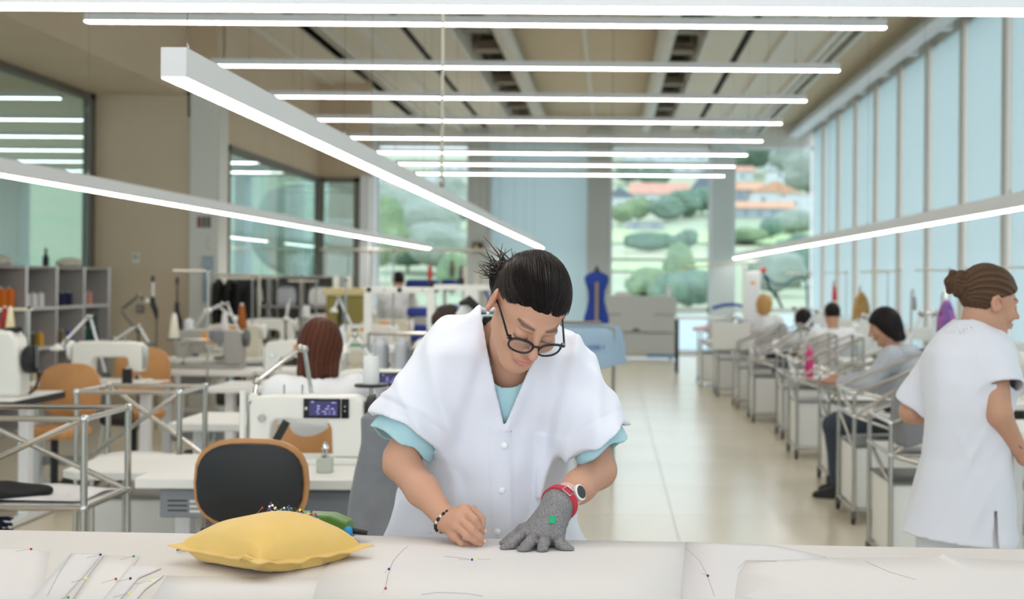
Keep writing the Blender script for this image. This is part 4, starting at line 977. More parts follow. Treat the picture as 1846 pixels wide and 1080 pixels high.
def seated(label, base, face, head, hstyle, hcol, top_mat, skin=(.5, .27, .18), h=.009, hands=None, lean=.1, hunch=0.0, bun=None, length=0.0, hp=.35, sit=.47, chair=True, headyaw=None, trmat='jeans', turn=0.0):
    """person sitting; base = floor point under the hips, face = heading (0 looks along -y)"""
    bx, by = base; t = thing('person', label, 'person', (bx, by, 0), 0, 'seated workers')
    c, s_ = math.cos(face), math.sin(face)
    def L(x, y, z): return V3((bx+x*c-y*s_, by+x*s_+y*c, z))       # local: -y ahead
    hx, hy, hz = head; HRo = rot3(hp, 0, face+(headyaw or 0)); HOo = V3((hx, hy, hz))
    nb = HOo+rot3(0, 0, face)@V3((0, .07, -.145))
    hipz = sit+.09
    trunkC = [L(0, .02, hipz), L(0, .03, hipz+.2), None, nb-V3((0, 0, .06))]
    trunkC[2] = (trunkC[1]+trunkC[3])/2+rot3(0, 0, face)@V3((0, .03, .04))
    shl = [nb+rot3(0, 0, face)@V3((sx*.165, .0, -.05)) for sx in (-1, 1)]
    hd_ = hands or [(-.16, -.42, .80), (.16, -.42, .80)]
    hw = [L(*hd_[0]), L(*hd_[1])]; el = []
    for i in (0, 1):
        mid = (shl[i]+hw[i])/2; el.append(mid+rot3(0, 0, face)@V3(((-1, 1)[i]*.09, .06, -.10)))
    bf = [(local(HEAD, HRo, HOo, .97), 0), (cap(HOo+HRo@V3((0, .03, -.06)), nb-V3((0, 0, .02)), .05, .055), .02)]
    for i in (0, 1):
        bf += [(cap(shl[i], el[i], .045, .038), .02), (cap(el[i], hw[i], .037, .025), .015)]
        fw = (hw[i]-el[i])/np.linalg.norm(hw[i]-el[i]); pl = hw[i]+fw*.05; bf += [(cap(hw[i], pl, .026, .024), .015)]
        sd = np.cross(fw, V3((0, 0, 1))); sd /= np.linalg.norm(sd)
        for k in range(4): bf += [(cap(pl+sd*(.02*(k-1.5)*.8), pl+sd*(.02*(k-1.5))+fw*(.06-.008*abs(k-1.2))-V3((0, 0, .012)), .0088, .0072), .004)]
        bf += [(cap(hw[i]+sd*(-1, 1)[i]*-.02, pl+sd*(-1, 1)[i]*-.035+fw*.02, .0105, .008), .006)]
    allp = np.array([HOo, *shl, *el, *hw, trunkC[0]]); lo, hi = allp.min(0)-.2, allp.max(0)+.2
    bf += [(cap(trunkC[0], trunkC[2], .1, .1), .03), (cap(trunkC[2], trunkC[3], .1, .07), .03)]
    sdf_mesh('body', union(bf), lo, hi, min(h, .007), MATS['skin'], t, 1, lambda P: skin_color(P, HRo, HOo, .97, skin))
    tp = [(cap(trunkC[0], trunkC[1], .155, .15), 0), (cap(trunkC[1], trunkC[2], .15, .15), .05), (cap(trunkC[2], nb-V3((0, 0, .07)), .15, .085), .06), (cap(shl[0]-V3((0, 0, .02)), shl[1]-V3((0, 0, .02)), .07, .07), .06)]
    for i in (0, 1): tp += [(cap(shl[i], el[i], .072, .065), .04), (cap(el[i], el[i]+(hw[i]-el[i])*.82, .06, .048), .03)]
    tf = union(tp); hk = [half(el[i]+(hw[i]-el[i])*.8, hw[i]-el[i]) for i in (0, 1)]
    def topf(P):
        d = shell(lambda Q: tf(Q)+folds(Q, len(label), .007, 6, 16, 50, .6), .013)(P)
        d = np.maximum(d, -cap(nb-V3((0, 0, .03)), nb+V3((0, 0, .25)), .062, .1)(P))
        for i in (0, 1): d = np.maximum(d, -np.maximum(-hk[i](P), cap(hw[i], el[i], .1)(P)))
        return np.maximum(d, (hipz-.1)-P[:, 2])
    sdf_mesh('top', topf, lo, hi, h, MATS[top_mat], t, 1)
    pf = []
    for sx in (-1, 1):
        kn = L(sx*.13, -.42, sit+.03); an = L(sx*.14, -.38, .1); pf += [(cap(L(sx*.09, .0, hipz-.02), kn, .085, .065), .03), (cap(kn, an, .062, .045), .03)]
        sh_ = MB(); sh_.loft([[tuple(L(sx*.14+wx*w_, yy, zz)) for wx, zz in ((-1, .0), (1, .0), (1, hh), (-1, hh))] for yy, w_, hh in ((-.32, .035, .08), (-.40, .042, .085), (-.52, .036, .045), (-.55, .02, .03))])
        sh_.build('shoe', MATS['dark_rubber'], t, world=True, bevel=.01)
    pl_ = np.array([L(x, y, z) for x in (-.25, .25) for y in (-.55, .2) for z in (.03, .7)])
    sdf_mesh('trousers', union(pf), pl_.min(0), pl_.max(0), .014, MATS[trmat], t, 1)
    if top_mat == 'hoodie_grey':
        hc = nb+rot3(0, 0, face)@V3((0, .075, -.03)); sdf_mesh('hood', shell(union([(ell(hc, (.125, .10, .075), rot3(0, 0, face)), 0), (ell(hc+V3((0, 0, .06)), (.085, .07, .06)), .01, 'cut')]), .03), hc-.2, hc+.2, .009, MATS[top_mat], t, 1)
    hair_mesh(t, HRo, HOo, .97, hstyle, *hcol, h=min(h, .007), length=length, bun=bun)
    return t
M('jeans', '#39424f', .9); M('coat_b', '#e4e4e8', .9, bump=(300, .1)); M('hoodie_grey', '#b9bcc4', .95, bump=(300, .15)); M('shirt_white', '#e8e8ea', .9)
BROWN, BLACK, BLONDE = ((.045, .015, .010), (.12, .042, .025)), ((.010, .008, .009), (.026, .02, .02)), ((.42, .22, .08), (.62, .36, .15))
# brown-haired woman seen from behind
hp_ = at(578, 625, 5.95)
seated('seated woman with a reddish brown bob in a white coat seen from behind', (at(575, 700, 6.05).x, 6.03), math.pi, (hp_.x, 5.97, hp_.z), 'bob', BROWN, 'coat_b', h=.007, length=.075, hp=.25)
# right hand row
h_ = at(1592, 588, 9.1)
seated('seated woman with black bobbed hair in a pale grey hooded top facing left', (h_.x+.1, 9.12), -math.pi/2-.3, (h_.x, 9.1, h_.z), 'bob', BLACK, 'hoodie_grey', h=.009, length=.05, hp=.45, headyaw=.1)
h_ = at(1500, 568, 13.2)
seated('seated woman with a dark bun in a white top, her back turned', (h_.x+.03, 13.25), math.pi, (h_.x, 13.2, h_.z), 'up', BLACK, 'shirt_white', h=.011, hp=.3, bun=(0, .09, .02, .035))
h_ = at(1447, 578, 14.7)
seated('seated woman with long dark hair half hidden between the lamps on the right', (h_.x+.03, 14.75), math.pi+.3, (h_.x, 14.7, h_.z), 'long', BLACK, 'shirt_white', h=.012, hp=.4, length=.16)
h_ = at(1378, 549, 16.3)
seated('blonde woman in a white coat seated with her back turned near the tall white cabinet', (h_.x+.03, 16.35), math.pi-.2, (h_.x, 16.3, h_.z), 'bob', BLONDE, 'coat_b', h=.012, hp=.2, length=.03)
h_ = at(718, 507, 17.0)
fp = seated('distant person with short black hair behind the white gantry frame', (h_.x, 17.05), math.pi, (h_.x, 17.0, h_.z), 'up', BLACK, 'coat_b', h=.012, hp=.2, sit=.62)

# ---- standing woman on the right, back turned, hair in a bun
RB = Vector((1.17, 4.5, 0)); rw = thing('person', 'standing woman with a brown bun in a white tunic on the right, looking away', 'person', RB)
YR = 4.45
RH, RO = rot3(math.radians(14), math.radians(-3), math.radians(103)), V3(at(1783, 545, YR)); RSC = .97
rl = lambda x, y, z: RH@V3((x, y, z))*RSC+RO
RN = V3(at(1758, 612, YR+.02))
sA, eA, wA = V3(at(1790, 668, YR-.06)), V3(at(1802, 748, YR-.12)), V3(at(1836, 808, YR-.08))
sB, eB, wB = V3(at(1690, 655, YR+.14)), V3(at(1643, 742, YR+.16)), V3(at(1700, 760, YR+.22))
rz_ = [.40, .55, .63, .75, .90, 1.02, 1.15, 1.25, 1.31, 1.36]
rcx = [at(1730, 980, YR).x]+[at(x, 800, YR).x for x in (1728, 1729, 1736, 1742, 1742, 1740, 1742, 1745, 1752)]
trunkR = column(rz_, rcx, [YR]*10, [.20, .198, .193, .172, .148, .142, .150, .150, .12, .06], [.16, .16, .155, .145, .125, .12, .125, .115, .09, .05], 2.2)
armR = [(cap(sA, eA, .05, .041), .02), (cap(eA, wA, .040, .026), .015), (cap(sB, eB, .05, .04), .02), (cap(eB, wB, .04, .027), .015)]
fw = (wA-eA)/np.linalg.norm(wA-eA); pl = wA+fw*.045; sd = V3((0, 1, 0))
armR += [(cap(wA, pl, .025, .026), .012)]
for k in range(4): armR += [(cap(pl+sd*.017*(k-1.5), pl+sd*.017*(k-1.5)+fw*.035+V3((.02, 0, -.02)), .0095, .008), .004)]
armR += [(cap(wA+V3((.01, -.015, 0)), pl+V3((.035, -.02, .015)), .011, .0085), .006)]
RSK = (.52, .28, .19)
mesh_of('body', [sdf_arrays(union([(local(HEAD, RH, RO, RSC), 0), (cap(rl(0, .03, -.055), RN, .05, .058), .02), (cap(RN, RN-V3((0, 0, .12)), .06, .08), .03)]), RO-V3((.2, .2, .32)), RO+V3((.2, .2, .18)), .004, 1),
    sdf_arrays(union(armR), (.95, 4.2, .82), (1.5, 4.8, 1.3), .0045, 1)], MATS['skin'], rw, lambda P: skin_color(P, RH, RO, RSC, RSK))
# tunic
t0A, t1A, t0B, t1B = V3(at(1785, 652, YR-.05)), V3(at(1813, 715, YR-.11)), V3(at(1700, 655, YR+.1)), V3(at(1648, 735, YR+.16))
hA, nA = V3(at(1812, 697, YR-.11)), t1A-t0A+V3((-.03, 0, 0)); hB, nB = V3(at(1655, 728, YR+.15)), t1B-t0B
rAs, rAc = sleeve(t0A, t1A, .076, .078, hA, nA); rBs, rBc = sleeve(t0B, t1B, .07, .066, hB, nB)
to_ = union([(trunkR, 0), (rAs, .04), (rBs, .05)])
def tun_d(P):
    x, z = P[:, 0], P[:, 2]; back = np.clip((YR+.02-P[:, 1])/.04, 0, 1)
    d = to_(P)+folds(P, 12, .013, 7, 16, 55, .4)+folds(P, 31, .004, 6, 45, 100, .6)-.004*back*bell(x+.45*z, 1.58, .015)*bell(z, .95, .08)-.005*back*bell(x-.5*z, .72, .014)*bell(z, .92, .07)
    d = d-.002*back*bell(x, at(1755, 650, YR-.1).x+.01, .003)*(z > 1.12)-.003*bell(z, .63, .02)
    return d
def tunf(P):
    d = shell(tun_d, .010)(P); d = np.maximum(d, -rAc(P, trunkR, .012)); d = np.maximum(d, -rBc(P, trunkR, .012))
    d = smax(d, -cap(RN+V3((0, 0, .02)), RN+V3((0, 0, .25)), .058, .09)(P), .006)
    slit = np.maximum(np.abs(P[:, 0]-at(1790, 930, YR-.1).x)-.004-np.clip(.72-P[:, 2], 0, 1)*.06, np.maximum(P[:, 2]-.74, P[:, 1]-YR)); d = np.maximum(d, -slit)
    return np.maximum(d, (.628-.12*(P[:, 0]-1.17))-P[:, 2])
sdf_mesh('tunic', tunf, (.90, 4.18, .55), (1.50, 4.76, 1.42), .0052, M('tunic_white', '#dcdde8', .88, bump=(600, .1), sheen=.15), rw, 1)
sdf_mesh('trousers', union([(cap((1.13, 4.5, .80), (1.11, 4.5, .45), .09, .072), 0), (cap((1.09, 4.5, .45), (1.10, 4.52, .08), .075, .055), .03), (cap((1.24, 4.44, .80), (1.26, 4.42, .45), .1, .075), .02), (cap((1.26, 4.42, .45), (1.26, 4.45, .08), .075, .055), .03)]), (.93, 4.25, .03), (1.45, 4.68, .95), .01, MATS['trousers_white'], rw, 1)
for x, y in ((1.10, 4.52), (1.26, 4.45)):
    sdf_mesh('shoe', cap((x, y, .045), (x+.13, y+.06, .035), .042, .034), (x-.09, y-.1, .001), (x+.22, y+.2, .12), .009, MATS['shoe_white'], rw, 1)
hair_mesh(rw, RH, RO, RSC, 'up', (.05, .028, .018), (.13, .075, .045), h=.0042, bun=(.01, .128, .035, .043))
bz = wA-fw*.012; MB().path([tuple(bz+V3((math.cos(t)*.028*.6, math.sin(t)*.029, math.cos(t)*-.012))) for t in [2*math.pi*k/20 for k in range(21)]], .003, 6).build('bracelet', M('bracelet_red', '#8a5a62', .5), rw, world=True)
# ================================================================ furniture kinds (each built once, then copied)
M('screen_black', '#121116', .2); M('screen_blue', '#2a2740', .25, emit=('#4d4a86', .35)); M('screen_glyph', '#8a86c4', .4, emit=('#a9a4dc', .5)); M('steel_dark', '#6f6d69', .35, .8)
M('machine_white', '#e5e3dd', .35); M('machine_beige', '#d5cebb', .4); M('machine_grey', '#a3a09a', .4, .2); M('control_grey', '#84868d', .5); M('label_white', '#dcdcda', .6)

TABLES = []
def ground_z(x, y, pad=.06):
    for x0, x1, y0, y1, z in TABLES:
        if x0-pad < x < x1+pad and y0-pad < y < y1+pad: return z
    return 0.0
def machine(label, loc, rz=0, mat='machine_white', sticker=False, wheel='white_plastic', sc=1.0, screen=False, group='sewing machines', name='sewing_machine'):
    t = thing(name, label, 'machine', loc, rz, group); m = MATS[mat]; w_ = .058*sc
    def q(pl): return [((x-.25)*sc, z*sc) for x, z in pl]
    MB().prism(q([(-.03, 0), (.5, 0), (.5, .028), (-.03, .028)]), -.09*sc, .09*sc).build('bed', m, t, bevel=.004)
    MB().prism(q([(.0, .085), (.0, .25), (.02, .29), (.12, .30), (.46, .298), (.5, .27), (.505, .12), (.5, .028), (.365, .028), (.36, .16), (.34, .185), (.12, .19), (.1, .175), (.095, .085)]), -w_, w_).build('arm', m, t, bevel=.012, segs=3)
    MB().prism(q([(-.012, .11), (-.012, .25), (.0, .27), (.0, .1)]), -w_*.8, w_*.8).build('face_plate', MATS['steel'], t, bevel=.003)
    MB().tube(((.045-.25)*sc, 0, .04*sc), ((.045-.25)*sc, 0, .1*sc), .0055*sc, 8).build('needle_bar', MATS['chrome'], t)
    MB().prism(q([(.025, .03), (.065, .03), (.06, .045), (.035, .05)]), -.014*sc, .014*sc).build('presser_foot', MATS['chrome'], t)
    MB().lathe([(.02*sc, 0), (.06*sc, .004), (.068*sc, .012), (.068*sc, .03), (.05*sc, .036), (.02*sc, .04)], ((.505-.25)*sc, 0, .235*sc), 24, 'x').build('handwheel', MATS[wheel], t)
    MB().lathe([(.016*sc, 0), (.016*sc, .012), (.01*sc, .02)], ((.06-.25)*sc, -w_-.02*sc, .2*sc), 14, 'y').build('tension_dial', MATS['chrome'], t)
    for x in (.14, .22): MB().tube(((x-.25)*sc, 0, .295*sc), ((x-.25)*sc, 0, .34*sc), .004*sc, 6).build('thread_pin', MATS['steel'], t)
    if sticker: MB().box((.2-.25)*sc, (.3-.25)*sc, -w_-.0018, -w_+.002, .205*sc, .275*sc).build('label_plate', MATS['orange_label'], t)
    if screen:
        s_ = MB().box((.24-.25)*sc, (.40-.25)*sc, -w_-.008, -w_+.004, .2*sc, .285*sc).build('screen', MATS['screen_black'], t, bevel=.002)
        MB().box((.265-.25)*sc, (.39-.25)*sc, -w_-.0092, -w_-.008, .21*sc, .275*sc).build('display', MATS['screen_blue'], s_)
        g = MB()
        for gx, gz, gw, gh in ((.275, .268, .010, .006), (.300, .25, .012, .006), (.300, .238, .012, .006), (.345, .25, .008, .006), (.335, .239, .016, .005), (.36, .239, .014, .005), (.295, .228, .012, .004), (.32, .228, .02, .004), (.352, .228, .006, .004), (.37, .228, .01, .004), (.3, .218, .01, .004), (.33, .218, .014, .004), (.352, .218, .006, .004), (.368, .218, .012, .004), (.362, .266, .02, .004)):
            g.box((gx-.25)*sc, (gx+gw-.25)*sc, -w_-.0098, -w_-.0092, gz*sc, (gz+gh)*sc)
        g.build('screen_symbols', MATS['screen_glyph'], s_); MB().box((.247-.25)*sc, (.257-.25)*sc, -w_-.0095, -w_-.008, .237*sc, .249*sc).build('home_key', MATS['label_white'], s_)
        k_ = MB().box((.405-.25)*sc, (.437-.25)*sc, -w_-.008, -w_+.004, .2*sc, .285*sc).build('key_panel', MATS['screen_black'], t, bevel=.002)
        for kz in (.252, .232): MB().lathe([(.003*sc, -.001), (.003*sc, 0)], ((.421-.25)*sc, -w_-.0085, kz*sc), 10, 'y').build('key', MATS['label_white'], k_)
    return t

def table(label, x0, x1, y0, y1, z=.75, mat='white_laminate', edge=None, group='sewing tables', motor=True, name='sewing_table'):
    cx, cy = (x0+x1)/2, (y0+y1)/2; w_, d_ = (x1-x0)/2, (y1-y0)/2; TABLES.append((x0, x1, y0, y1, z))
    t = thing(name, label, 'table', (cx, cy, 0), 0, group)
    tp = MB().box(-w_, w_, -d_, d_, z-.04, z).build('tabletop', MATS[mat], t, bevel=.006)
    if edge:
        for a in ((-w_-.004, w_+.004, -d_-.006, -d_, z-.045, z-.004), (w_, w_+.006, -d_, d_, z-.045, z-.004), (-w_-.006, -w_, -d_, d_, z-.045, z-.004)): MB().box(*a).build('edge_band', MATS[edge], t)
    for sx in (-1, 1):
        MB().box(sx*(w_-.08)-.03, sx*(w_-.08)+.03, -.04, .04, .05, z-.04).build('leg', MATS['white_metal'], t, bevel=.004)
        MB().box(sx*(w_-.08)-.03, sx*(w_-.08)+.03, -d_+.02, d_-.02, .01, .05).build('foot', MATS['white_metal'], t, bevel=.004)
    MB().box(-w_+.08, w_-.08, .01, .05, .18, .24).build('stretcher', MATS['grey_metal'], t)
    if motor:
        MB().lathe([(.03, 0), (.07, .01), (.075, .16), (.05, .2)], (.05, .05, .52), 14, 'x').build('motor', MATS['dark_metal'], t)
        MB().box(-.2, -.02, -.1, .08, z-.19, z-.05).build('control_box', MATS['control_grey'], t, bevel=.005)
        MB().cbox((-.05, -.1, .07), (.26, .2, .02), (.25, 0, 0)).build('pedal', MATS['dark_metal'], t)
        MB().tube((.04, -.05, .08), (.08, .04, .56), .006, 6).build('pedal_rod', MATS['steel'], t)
    return t

def chair(label, loc, rz, pad=None, group='swivel chairs', back=(.40, .36), name='swivel_chair', seat=.47, top=.93):
    """faces +y when rz = 0: the back is on the -y side"""
    t = thing(name, label, 'chair', loc, rz, group)
    def shield(w_, h_, z0, yo, th, n=28):
        pts = []
        for k in range(n):
            a = 2*math.pi*k/n; cx, sz = math.cos(a), math.sin(a)
            ex = math.copysign(abs(cx)**.62, cx); ez = math.copysign(abs(sz)**.62, sz); wid = 1-.10*(ez > 0)*abs(ez)**2+.0
            if ez < 0: wid = 1-.16*abs(ez)**3
            pts.append((ex*w_/2*wid, z0+ez*h_/2))
        rings = []
        for yy, s_ in ((-th/2, .93), (-th*.3, 1.0), (th*.3, 1.0), (th/2, .93)):
            rings.append([(x*s_, yo+yy+.5*x*x*1.1, z0+(z-z0)*s_) for x, z in pts])
        return MB().loft(rings)
    zb = top-back[1]/2
    shield(back[0], back[1], zb, -.2, .022).build('back_shell', MATS['plywood'], t, smooth=50)
    if pad: shield(back[0]-.03, back[1]-.03, zb, -.218, .03).build('back_pad', MATS[pad], t, smooth=60)
    if pad: shield(back[0]-.03, back[1]-.03, zb, -.182, .03).build('front_pad', MATS[pad], t, smooth=60)
    s_ = MB().loft([[(x*k, y*k, z) for x, y in [(.21*math.copysign(abs(math.cos(a))**.7, math.cos(a)), .2*math.copysign(abs(math.sin(a))**.7, math.sin(a))) for a in [2*math.pi*j/24 for j in range(24)]]] for z, k in ((seat-.03, .95), (seat-.015, 1), (seat+.012, 1), (seat+.03, .93))])
    s_.build('seat', MATS[pad or 'plywood'], t, smooth=50)
    MB().path([(0, -.13, seat-.03), (0, -.2, seat-.02), (0, -.215, seat+.04), (0, -.195, zb-back[1]/2+.02)], .014, 8).build('back_bar', MATS['dark_metal'], t)
    MB().tube((0, 0, .1), (0, 0, seat-.03), .024, 12).build('gas_column', MATS['black_plastic'], t)
    for k in range(5):
        a = 2*math.pi*k/5+.3; e = (math.cos(a)*.27, math.sin(a)*.27)
        MB().path([(0, 0, .12), (e[0]*.6, e[1]*.6, .1), (e[0], e[1], .07)], [.025, .02, .014], 8).build('leg', MATS['black_plastic'], t)
        MB().lathe([(.026, -.018), (.028, 0), (.026, .018)], (e[0], e[1], .028), 12, 'x').build('caster', MATS['dark_rubber'], t)
    return t

TR = .0125
def trolley(label, x0, x1, y0, y1, top=1.0, shelf=.66, boxz=(.09, .47), diag='x', box=True, group='steel tube trolleys', front=True, name='tube_trolley', rise=None):
    """steel tube frame on castors with a white storage box"""
    t = thing(name, label, 'trolley', (x0, y0, 0), 0, group); w_, d_ = x1-x0, y1-y0; st = MATS['steel']
    cz = .085
    P = [(0, 0), (w_, 0), (w_, d_), (0, d_)]; tops = rise or [top]*4
    for (x, y), tz2 in zip(P, tops):
        p = MB().tube((x, y, cz), (x, y, tz2), TR, 10).build('post', st, t)
        MB().ell((x, y, tz2), (TR*1.35,)*3, 10, 6).build('node', MATS['chrome'], p, smooth=80)
        MB().ell((x, y, shelf), (TR*1.35,)*3, 10, 6).build('node', MATS['chrome'], p, smooth=80)
        c = MB().lathe([(.024, -.011), (.028, -.006), (.028, .006), (.024, .011)], (x, y+.01, .028), 14, 'x').build('caster', MATS['dark_rubber'], t)
        MB().box(x-.016, x+.016, y-.012, y+.02, .03, cz).build('fork', MATS['steel_dark'], c)
    def rail(a, b, za, zb, nm='rail'): MB().tube((*P[a], za), (*P[b], zb), TR*.85, 8).build(nm, st, t)
    for a, b in ((0, 1), (1, 2), (2, 3), (3, 0)):
        rail(a, b, shelf, shelf); rail(a, b, boxz[0], boxz[0])
        if a in (0, 2) or diag != 'y': rail(a, b, tops[a], tops[b])
    if 'x' in diag: rail(0, 1, shelf, tops[1], 'brace'); rail(3, 2, tops[3], shelf, 'brace')
    if 'y' in diag: rail(0, 3, shelf, tops[3], 'brace'); rail(1, 2, shelf, tops[2], 'brace')
    if 'z' in diag: rail(0, 3, boxz[1], shelf, 'brace'); rail(0, 1, shelf, boxz[1], 'brace')
    MB().box(.01, w_-.01, .01, d_-.01, shelf-.008, shelf+.006).build('shelf', MATS['white_laminate'], t)
    if box:
        b = MB().box(.014, w_-.014, .014, d_-.014, boxz[0]+.012, boxz[1]).build('storage_box', MATS['white_plastic'], t, bevel=.004)
        MB().box(.014, w_-.014, .010, .0135, boxz[0]+.02, boxz[1]-.008).build('front_panel', MATS['label_white'], b, bevel=.002)
        MB().box(.004, w_-.004, .004, d_-.004, boxz[1]+.001, boxz[1]+.012).build('lid_frame', MATS['steel_dark'], b)
    return t

def task_lamp(label, pts, head=None, mat='white_metal', r=.008, group='task lamps', headr=.035, foot=None):
    """jointed lamp: points from clamp to lamp head"""
    P = [Vector(p) for p in pts]; t = thing('task_lamp', label, 'lamp', P[0], 0, group); Q = [p-P[0] for p in P]
    MB().box(-.025, .025, -.02, .02, -.0, .035).build('clamp', MATS['steel_dark'], t)
    for a, b in zip(Q[:-1], Q[1:]): MB().tube(a, b, r, 8).build('arm', MATS[mat], t)
    for q in Q[1:-1]: MB().ell(q, (r*1.9,)*3, 10, 8).build('joint', MATS['steel'], t, smooth=80)
    if foot is not None:
        foot = ground_z(P[0].x, P[0].y)
        MB().tube((0, 0, foot-P[0].z), (0, 0, .01), r*1.2, 8).build('stem', MATS['steel_dark'], t); MB().lathe([(.07, 0), (.07, .012), (.02, .022)], (0, 0, foot-P[0].z), 14).build('base', MATS['steel_dark'], t)
    e = Q[-1]
    MB().lathe([(.012, .03), (.02, .02), (headr, -.0), (headr, -.012), (headr*.8, -.014)], e, 14).build('lamp_head', MATS['white_plastic'], t)
    return t

SPOOL = {}
def spool(label, loc, col, kind='cone', sc=1.0, group='thread spools'):
    """kind: cone of sewing thread, or straight cop"""
    key = (col, kind, sc)
    m = M('thread_'+col, col, .8, bump=(200, .3))
    if key not in SPOOL:
        if kind == 'cone': pr = [(.001, .0), (.032*sc, .0), (.034*sc, .006*sc), (.017*sc, .145*sc), (.014*sc, .15*sc), (.001, .15*sc)]
        else: pr = [(.001, 0), (.036*sc, 0), (.037*sc, .005*sc), (.036*sc, .12*sc), (.034*sc, .125*sc), (.001, .125*sc)]
        a = MB().lathe(pr, n=16).mesh('thread', 50); a.materials.append(m)
        z = .15*sc if kind == 'cone' else .125*sc
        b = MB().lathe([(.004*sc, 0), (.011*sc, 0), (.010*sc, .014*sc), (.004*sc, .014*sc)], (0, 0, z), 10).mesh('core', 50); b.materials.append(MATS['label_white'])
        SPOOL[key] = (a, b)
    t = thing('thread_spool', label, 'spool', loc, 0, group); a, b = SPOOL[key]; link('thread', a, None, t); link('core', b, None, t)
    return t

def thread_stand(label, loc, h=.75, bar=.32, group='thread stands', side=-1, tray=True, rz=0):
    t = thing('thread_stand', label, 'stand', loc, rz, group)
    MB().tube((0, 0, 0), (0, 0, h), .007, 8).build('pole', MATS['steel'], t)
    MB().tube((.02*-side, 0, h-.01), (side*bar, 0, h-.01), .0085, 8).build('guide_bar', MATS['beige_plastic'], t)
    MB().ell((0, 0, h), (.012,)*3, 8, 6).build('knob', MATS['black_plastic'], t)
    MB().lathe([(.03, 0), (.03, .012), (.01, .02)], n=12).build('base', MATS['steel_dark'], t)
    if tray:
        MB().tube((0, 0, .14), (side*.2, 0, .14), .006, 8).build('tray_arm', MATS['steel'], t)
        MB().lathe([(.045, .14), (.047, .146), (.045, .15)], (side*.2, 0, 0), 16).build('tray', MATS['black_plastic'], t)
        MB().tube((side*.2, 0, .15), (side*.2, 0, .2), .004, 6).build('spool_pin', MATS['steel'], t)
    return t

def drape(label, name, zs, cxs, cys, rxs, rys, mat, h=.007, seed=1, amp=.012, cat='cloth', loc=None, group=None):
    f0 = column(zs, cxs, cys, rxs, rys, 2.6)
    def fn(P): return np.maximum(shell(lambda Q: f0(Q)+folds(Q, seed, amp, 6, 18, 60, .15)*np.clip((zs[-1]-Q[:, 2])/.1, .1, 1), .012)(P), zs[0]+.012+.015*np.sin(P[:, 0]*25)-P[:, 2])
    t = thing(name, label, cat, (cxs[0], cys[0], zs[0]), group=group)
    mx, my = max(rxs)+.05, max(rys)+.05
    sdf_mesh('cloth', fn, (min(cxs)-mx, min(cys)-my, zs[0]-.03), (max(cxs)+mx, max(cys)+my, zs[-1]+.05), h, MATS[mat], t, 2)
    return t
# ================================================================ left side of the workshop
# ---- near sewing table with the touchscreen machine
t1 = table('near white sewing table with a grey control box behind the black padded chair', -1.72, -.70, 4.82, 5.5, motor=False)
MB().box(-.43, -.2, -.3, -.05, .60, .705).build('control_box', MATS['control_grey'], t1, bevel=.004)
for k in range(3): MB().box(-.4+.05*0, -.33, -.302, -.299, .66-.018*k, .665-.018*k).build('label_line', MATS['dark_metal'], t1); MB().box(-.32, -.28, -.3025, -.299, .655-.018*k, .665-.018*k).build('label_tab', MATS['label_white'], t1)
MB().box(-.1, .45, -.28, .1, .6, .70).build('drawer_unit', MATS['control_grey'], t1, bevel=.01)
mt = machine('white sewing machine with a dark touchscreen behind the black padded chair', (-1.19, 5.27, .75), 0, sc=.9, screen=True, wheel='black_plastic')
MB().cbox((-.10, -.07, .115), (.03, .012, .12), (0, .5, 0)).build('needle_guard', MATS['black_plastic'], mt)
MB().tube((-.245, -.065, .10), (-.245, -.065, .285), .012, 10).build('light_tube', MATS['white_plastic'], mt)
bx = thing('small_grey_box', 'small pale grey box with a chrome presser foot on top on the near sewing table', 'box', (at(588, 828, 5.02).x, 5.0, .75))
MB().box(-.028, .028, -.025, .025, 0, .055).build('case', M('pale_grey', '#b9bdb2', .5), bx, bevel=.003); MB().lathe([(.018, .055), (.018, .065), (.009, .07), (.009, .085), (.015, .09), (.012, .1), (.005, .115)], n=12).build('foot_fitting', MATS['chrome'], bx)
task_lamp('chrome jointed lamp over the touchscreen machine', [at(566, 742, 5.38), at(549, 630, 5.36), at(541, 628, 5.36), at(463, 688, 5.33), at(457, 722, 5.31)], mat='chrome', r=.009, headr=.02)
spool('white thread cone on the black tray behind the touchscreen machine', at(669, 692, 5.75), '#e9e9ea', 'cop', .95)
sst = thing('spool_tray', 'black round spool tray right of the seated brown haired woman', 'stand', (at(669, 692, 5.75).x, 5.75, .0))
MB().lathe([(.001, 0), (.07, 0), (.072, .006), (.07, .012), (.001, .012)], (0, 0, at(669, 692, 5.75).z-.0125), 24).build('tray', MATS['black_plastic'], sst); MB().tube((0, 0, .02), (0, 0, at(669, 692, 5.75).z-.013), .01, 8).build('pole', MATS['steel'], sst); MB().lathe([(.08, 0), (.08, .02), (.02, .04)], n=16).build('base', MATS['dark_metal'], sst); MB().tube((.0, 0, at(669, 692, 5.75).z), (0, 0, at(669, 622, 5.75).z), .003, 6).build('spool_pin', MATS['steel'], sst)
chair('black padded swivel chair with a wooden rim in front of the near sewing table', (at(448, 870, 4.4).x, 4.62, 0), 0, pad='black_plastic', back=(.385, .30), top=.945)
drape('grey apron draped over a stool behind the left elbow of the coat', 'draped_apron', [.56, .75, .95, 1.02, 1.045], [at(678, 860, 4.35).x]*5, [4.4]*5, [.105, .095, .075, .065, .03], [.07, .07, .06, .05, .025], 'grey_cloth', seed=8, h=.006, amp=.016)
